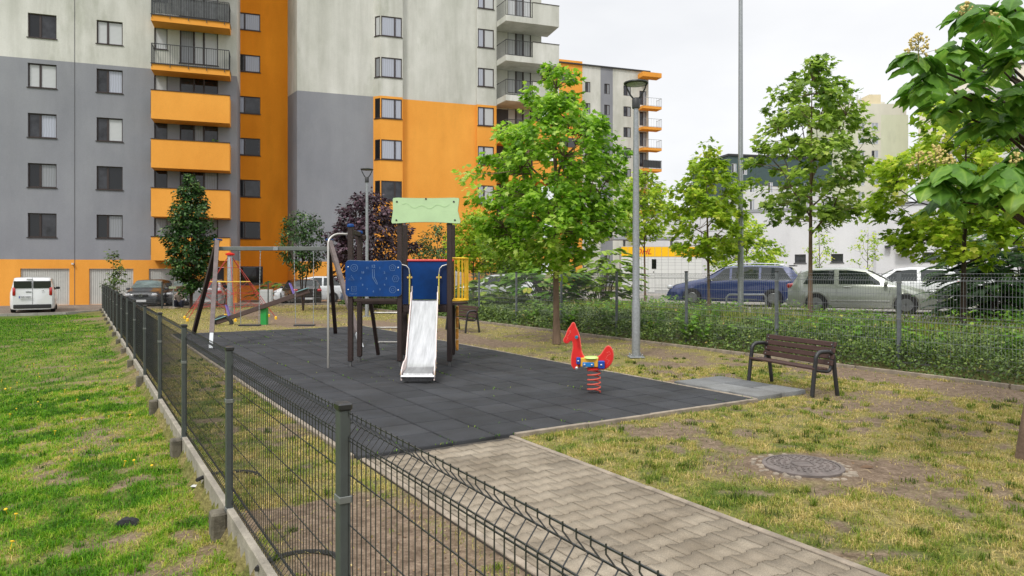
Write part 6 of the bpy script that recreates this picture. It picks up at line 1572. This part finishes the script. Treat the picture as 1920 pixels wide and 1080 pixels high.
# ground cover: low cotoneaster hedge along the far fence
def tiny_leaves(name, X, Y, Z, size, tint, leaf, tm, up=.6, kind='stuff', seed=1):
    rg = np.random.default_rng(seed); n = len(X); U = np.stack([rg.normal(0,1,n), rg.normal(0,1,n), np.abs(rg.normal(0,up,n))], 1); N_ = np.stack([rg.normal(0,.5,n), rg.normal(-.3,.5,n), np.ones(n)], 1)
    return scatter_leaves(name, np.stack([X,Y,Z],1), U, N_, size, tint, tm, leaf, kind=kind)
rg = np.random.default_rng(77)
n = 125000
u = 1.5+35*rg.random(n)**1.35; v = 11.68+rg.random(n)*2.9
x = u*D[0]+v*E[0]; y = u*D[1]+v*E[1]
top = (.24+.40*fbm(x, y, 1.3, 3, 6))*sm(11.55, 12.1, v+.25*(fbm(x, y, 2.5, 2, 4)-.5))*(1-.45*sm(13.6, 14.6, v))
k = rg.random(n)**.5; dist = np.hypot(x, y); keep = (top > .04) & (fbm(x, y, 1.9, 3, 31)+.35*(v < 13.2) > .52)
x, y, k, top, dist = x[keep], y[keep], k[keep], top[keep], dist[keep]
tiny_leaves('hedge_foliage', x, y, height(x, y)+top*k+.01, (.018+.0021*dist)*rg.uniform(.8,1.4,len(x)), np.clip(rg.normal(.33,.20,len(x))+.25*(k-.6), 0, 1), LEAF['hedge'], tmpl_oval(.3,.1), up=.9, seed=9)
tag(bpy.data.objects['hedge_foliage'], 'low dark green spreading hedge growing under and through the tall fence', 'hedge')
bpy.data.objects['hedge_foliage'].name = 'hedge'
q = MB()   # board holding back the planted strip
for i in range(15):
    a = 1.2+i*2.4; c = W(a, 11.66); q.cbox((c[0], c[1], -.02), (2.37, .06, .16), .006, rz=TH)
q.build('planting_kerb', conc, kind='structure')
# broad-leaved weeds in the planted strip: countable young plants
wt = None
spots = [(1210,590,14.8),(1130,600,16.5),(985,600,21.0),(930,612,21.0),(1330,560,17.0),(1440,640,15.2),(1480,600,15.0),(1530,600,14.2),(1700,640,12.6),(1745,650,12.3),(1880,620,11.9),(1180,610,15.6),(1290,575,17.5),(1100,612,17.0),(1060,605,18.4),(1590,615,13.4),(1640,600,14.5),(955,610,21.6),(1250,590,15.8),(1905,650,11.3),(1375,600,15.4),(1020,600,19.6)]
def weed(loc, seed, h):
    rg = np.random.default_rng(seed); t = thing('young_plant', 'bright leafy young plant sprouting from the low hedge along the tall fence', 'plant', loc, seed*1.7, 'bright young plants in the low hedge')
    q = MB(); C_, U, N_, S, T = [], [], [], [], []
    for s in range(5):
        a = rg.uniform(0, 2*PI); e = Vector((math.cos(a)*.22, math.sin(a)*.22, h*rg.uniform(.7,1.1))); q.tube([(0,0,0), (e.x*.4,e.y*.4,e.z*.55), tuple(e)], [.006,.004,.002], 4, cap=False)
        for j in range(11):
            f_ = .25+.75*j/10; an = rg.uniform(0, 2*PI); C_.append((e.x*f_, e.y*f_, e.z*f_)); U.append((math.cos(an), math.sin(an), rg.uniform(-.3,.4))); N_.append((rg.normal(0,.3), rg.normal(0,.3)-.2, 1)); S.append(rg.uniform(.07,.14)); T.append(min(1,max(0,rg.normal(.5,.2))))
    q.build('stem', mat('green_stem', srgb(96,130,50), .7), t); scatter_leaves('foliage', np.array(C_), np.array(U), np.array(N_), np.array(S), np.array(T), tmpl_maple(), LEAF['weed'], t); return t
protos = [weed((0,0,-50), s, .55) for s in (1,2,3)]
labs = {0:'bright leafy young plant sprouting left of the tall lamp post foot'}
wl = []
for i, (px_, py_, Y) in enumerate(spots):
    o = protos[i] if i < 3 else copy_tree(protos[i % 3])
    X = (px_-960)*Y/FPX; u_, v_ = UV(X, Y)
    if v_ < 12.0: v_ = 12.0+.25*(i % 3); X, Y = W(u_, v_)[:2]
    wl.append((v_-.0, u_, o)); o.location = (X, Y, float(height(X, Y))+.12); o.rotation_euler = (0,0,i*2.1); s = .8+.5*((i*37) % 10)/10; o.scale = (s,s,s)

ordw = 'first second third fourth fifth sixth seventh eighth ninth tenth eleventh twelfth thirteenth fourteenth fifteenth sixteenth seventeenth eighteenth nineteenth twentieth twenty-first twenty-second'.split()
for k, (v_, u_, o) in enumerate(sorted(wl, key=lambda t: t[1])): o['label'] = 'bright leafy young plant in the low hedge, %s from its right-hand end' % ordw[k]
# broad-leaved ground weeds between the hedge and the cars
rg = np.random.default_rng(78); n = 26000; u = 2+32*rg.random(n)**1.2; v = 12.6+rg.random(n)*4.6; x = u*D[0]+v*E[0]; y = u*D[1]+v*E[1]
ok = fbm(x, y, 1.1, 3, 41)+.05*rg.random(n) > .57; x, y = x[ok], y[ok]
o = tiny_leaves('weeds', x, y, height(x, y)+rg.uniform(.05,.42,len(x))*(.4+fbm(x, y, .8, 2, 6)), (.045+.0012*y)*rg.uniform(.7,1.4,len(x)), np.clip(rg.normal(.42,.22,len(x)),0,1), LEAF['weed'], tmpl_maple(), up=.3, seed=79)
tag(o, 'leafy green weeds among the tall grass in front of the parked cars', 'weeds', kind='stuff')
# potted plant on the third orange balcony
pp = f1.p(10.9, .55, 4.92+FH*1+1.62); bx, by, bz = pp[0]-22.0, pp[1]+40.1, pp[2]-.1
pt = thing('potted_plant', 'small green potted plant on the right end of an orange balcony', 'potted plant', (bx, by, bz-.45))
q = MB(); q.lathe([(.10,-.02),(.13,.0),(.15,.28),(.14,.28),(.13,.24)], 12); q.build('pot', mat('terracotta', (.35,.14,.07), .8), pt, smooth=30)
n = 160; rg = np.random.default_rng(80); a_ = rg.uniform(0, 2*PI, n); r_ = .05+.13*rg.random(n); scatter_leaves('foliage', np.stack([r_*np.cos(a_), r_*np.sin(a_), .28+.42*rg.random(n)], 1), np.stack([np.cos(a_), np.sin(a_), rg.normal(.3,.4,n)], 1), rg.normal(0,.4,(n,3))+[0,0,1], rg.uniform(.07,.12,n), rg.random(n)*.7, tmpl_oval(.3), LEAF['weed'], pt)

# ------------------------------------------------------------------ grass
def blades(name, x, y, h, w, tint, stops, lean=.5, seed=1, trans=.3, z=None):
    rg = np.random.default_rng(seed); n = len(x); a = rg.uniform(0, 2*PI, n); d = np.stack([np.cos(a), np.sin(a)], 1); l = np.abs(rg.normal(0, lean, n))*h
    s = np.stack([-d[:,1], d[:,0]], 1); b = np.stack([x, y, (height(x, y) if z is None else z)-.004], 1); V = np.zeros((n,5,3))
    V[:,0] = b; V[:,0,:2] -= s*w[:,None]/2; V[:,1] = b; V[:,1,:2] += s*w[:,None]/2
    mid = b.copy(); mid[:,:2] += d*(l*.35)[:,None]; mid[:,2] += h*.6; V[:,2] = mid; V[:,2,:2] += s*(w*.36)[:,None]; V[:,3] = mid; V[:,3,:2] -= s*(w*.36)[:,None]
    V[:,4] = b; V[:,4,:2] += d*l[:,None]; V[:,4,2] += h*np.clip(1-.4*l/np.maximum(h,1e-4), .25, 1)
    i0 = np.arange(n)*5; F = np.stack([i0,i0+1,i0+2,i0+3, i0+3,i0+2,i0+4], 1).ravel(); cn = np.tile([4,3], n)
    m = attr_mat(name+'_blades', stops, .6, trans, spec=.25)
    o = np_mesh(name, V.reshape(-1,3), F, cn, m, tint=np.repeat(tint,5), kind='stuff'); return o
def sample(n, y0, y1, xl, xr, power, seed):
    rg = np.random.default_rng(seed); t = rg.random(n)
    if abs(power+1) < 1e-6: y = y0*(y1/y0)**t
    else: k = power+1; y = (y0**k+(y1**k-y0**k)*t)**(1/k)
    f = xl+(xr-xl)*rg.random(n); return f*y, y, rg
GS = [(0,srgb(52,66,20)),(.22,srgb(92,118,34)),(.45,srgb(128,146,50)),(.62,srgb(160,156,74)),(.82,srgb(190,170,104)),(1,srgb(216,194,130))]
GL = [(0,srgb(44,74,14)),(.25,srgb(72,128,12)),(.5,srgb(114,162,22)),(.7,srgb(156,172,54)),(.86,srgb(188,176,90)),(1,srgb(208,186,120))]
def wild(X, Y):   # inside the playground, on grass
    u, v = UV(X, Y); ok = (v > V_F+.06) & (v < V_R-.35) & (u < 37.5)
    ok &= ~((v > PV0-.03) & (v < PV1+.02) & (u < UE+.02)); ok &= ~((v > PV0-.05) & (v < 7.73) & (u > UE-.03) & (u < 21.2)); ok &= ~((v > 7.7) & (v < 8.80) & (u > UE) & (u < 7.75))
    ok &= np.hypot(X-MAN[0], Y-MAN[1]) > .5; return ok
for nm, n, y0, y1, pw, sd_ in (('grass', 480000, 3.0, 12.5, .0, 51), ('grass', 150000, 12.0, 37, .2, 52)):
    x, y, rg = sample(n, y0, y1, -.86, .95, pw, sd_)
    soil, green = masks(x, y); u, v = UV(x, y); inn = wild(x, y); cl_n = fbm(x, y, 7, 2, 12)
    keep = inn & (rg.random(n) < (1-soil*.985)*(.30+.95*sm(.38,.62,cl_n)))
    x, y, green, cl_n = x[keep], y[keep], green[keep], cl_n[keep]; m_ = len(x)
    h = (.014+.032*rg.random(m_)*(.35+1.0*cl_n)+.022*green*rg.random(m_)**2)*(1+.02*y); w = .0022+.00060*y*rg.uniform(.8,1.3,m_)
    tint = np.clip(.74-.46*green+(fbm(x, y, 9, 2, 33)-.5)*.7+rg.normal(0,.13,m_)+.25*(rg.random(m_) < .15), 0, 1)
    o = blades(nm, x, y, h, w, tint, GS, lean=1.15, seed=sd_); tag(o, 'dry patchy playground grass, %s' % ('nearer part' if sd_ == 51 else 'farther part'), 'grass', kind='stuff')
for nm, n, y0, y1, pw, sd_ in (('lawn_grass', 330000, 2.6, 11.5, .0, 61), ('lawn_grass', 170000, 11, 31.5, .3, 62)):
    x, y, rg = sample(n, y0, y1, -.86, .30, pw, sd_)
    u, v = UV(x, y); soil, green = masks(x, y); cl_n = fbm(x, y, 6, 2, 13)
    street_ = y > np.where(x < -20.2, 28.2+(x+24.5)*.0, 31.0)
    keep = (v < V_F-.05) & (~street_) & (y < 28.2+sm(-24.5,-20.2,x)*3.2) & (rg.random(n) < (1-soil*.97)*(.40+.8*sm(.36,.6,cl_n)))
    x, y, green, cl_n = x[keep], y[keep], green[keep], cl_n[keep]; m_ = len(x)
    h = (.016+.032*rg.random(m_)*(.35+1.0*cl_n)+.024*green*rg.random(m_))*(1+.018*y); w = .0024+.00066*y*rg.uniform(.8,1.3,m_)
    tint = np.clip(.74-.52*green+(fbm(x, y, 9, 2, 34)-.5)*.5+rg.normal(0,.12,m_)+.22*(rg.random(m_) < .12), 0, 1)
    o = blades(nm, x, y, h, w, tint, GL, lean=1.1, seed=sd_); tag(o, 'green sloping lawn outside the near fence, %s' % ('nearer part' if sd_ == 61 else 'farther part'), 'grass', kind='stuff')
# distinct tufts standing out of the short turf on both sides of the near fence
def tufts(name, n, y0, y1, xl, xr, seed, side, stops, label):
    cx, cy, rg = sample(n, y0, y1, xl, xr, .3, seed); u, v = UV(cx, cy); soil, green = masks(cx, cy)
    ok = (wild(cx, cy) if side else (v < V_F-.25)) & (soil < .9); cx, cy, green = cx[ok], cy[ok], green[ok]; k = 34
    r = rg.uniform(.02, .085, len(cx)); a = rg.uniform(0, 2*PI, (len(cx), k)); q_ = rg.random((len(cx), k))**.6; x = (cx[:,None]+r[:,None]*q_*np.cos(a)*1.25).ravel(); y = (cy[:,None]+r[:,None]*q_*np.sin(a)).ravel()
    hh = np.repeat(rg.uniform(.03, .085, len(cx)), k); g_ = np.repeat(np.clip(rg.normal(.34, .16, len(cx))-.15*green, 0, 1), k); m_ = len(x)
    if side: ok = wild(x, y); x, y, hh, g_ = x[ok], y[ok], hh[ok], g_[ok]; m_ = len(x)
    o = blades(name, x, y, hh*rg.uniform(.5,1.15,m_), .0026+.0006*y, np.clip(g_+rg.normal(0,.10,m_), 0, 1), stops, lean=.7, seed=seed+1); tag(o, label, 'grass', kind='stuff')
tufts('grass_tufts', 1500, 3.2, 14, -.5, .95, 101, True, GS, 'greener grass tufts standing out of the dry playground turf')
tufts('lawn_tufts', 900, 2.8, 12, -.86, .1, 103, False, GL, 'darker grass tufts standing out of the sloping lawn')
# weeds creeping out of joints of the rubber tiles and along edgings
x, y, rg = sample(60000, 6, 24, -.6, .4, .2, 71); u, v = UV(x, y)
ju = np.abs(((u-UE-.04)/.5+.5) % 1-.5)*.5; jv = np.abs(((v-2.16)/.5+.5) % 1-.5)*.5
ok = (u > UE) & (u < 21.2) & (v > 2.15) & (v < 7.68) & ((jv < .014) | (ju < .012)) & (fbm(x, y, 1.6, 3, 15)+.10*(u > 17)+.12*(v > 7.5)+.07*(u < 6.5) > .62)
x, y = x[ok], y[ok]; m_ = len(x)
o = blades('joint_weeds', x, y, rg.uniform(.012,.035,m_), .004+.0007*y, np.clip(rg.normal(.45,.2,m_),0,1), GL, lean=1.0, seed=72, z=np.full(m_, .018)); tag(o, 'tufts of weeds in the joints of the black rubber mat', 'weeds', kind='stuff')
# tall grasses between the hedge and the car park
x, y, rg = sample(120000, 8, 40, -.2, .95, -.2, 81); u, v = UV(x, y); ok = (v > 13.0) & (v < 17.45) & (u < 36) & (rg.random(len(x)) < .35+.6*sm(.4,.6,fbm(x,y,1.5,2,3))); x, y = x[ok], y[ok]; m_ = len(x)
h = rg.uniform(.16,.40,m_)*(.7+.6*fbm(x, y, .9, 2, 9))*1.15; o = blades('tall_grass', x, y, h, .004+.00055*y, np.clip(rg.normal(.50,.20,m_),0,1), [(0,srgb(60,82,26)),(.3,srgb(96,126,40)),(.55,srgb(138,156,58)),(.8,srgb(178,168,92)),(1,srgb(206,178,122))], lean=.6, seed=82)
tag(o, 'tall half-dry grass on the bank between the hedge and the parked cars', 'grass', kind='stuff')
# dandelions and clover flowers in the lawn
x, y, rg = sample(240, 3.0, 15, -.86, .0, .1, 91); u, v = UV(x, y); ok = (v < V_F-.25) & (fbm(x, y, .8, 3, 21)+.05*rg.random(len(x)) > .49); x, y = x[ok], y[ok]
q = MB()
for a, b in zip(x, y):
    z = float(height(a, b))+random.uniform(.045,.075); r = random.uniform(.009,.017); M = Matrix.Translation((a, b, z)) @ Matrix.Rotation(random.uniform(-.5,.5), 4, 'X'); k0 = len(q.v); q.lathe([(.002,-.05),(.002,-.004),(r,.0),(r*.9,.006),(.2*r,.008)], 7)
    for i in range(k0, len(q.v)): q.v[i] = tuple(M @ Vector(q.v[i]))
o = q.build('lawn_flowers', mat('dandelion_yellow', srgb(235,190,30), .7)); tag(o, 'scattered small yellow flowers in the sloping lawn', 'flowers', kind='stuff')
# dead leaves, twigs and crumbs on the bare earth
x, y, rg = sample(2600, 3.2, 13, -.5, .95, .2, 95); soil, green = masks(x, y); ok = wild(x, y) & (soil > .25); x, y = x[ok], y[ok]; m_ = len(x)
o = tiny_leaves('leaf_litter', x, y, height(x, y)+.006, rg.uniform(.008,.028,m_), rg.random(m_), attr_mat('dead_leaf', [(0,srgb(84,62,44)),(.5,srgb(150,120,84)),(1,srgb(206,186,130))], .8), tmpl_oval(.3,.1), up=.1, seed=96); tag(o, 'crumbs, twigs and dead leaves on the bare earth', 'litter', kind='stuff')
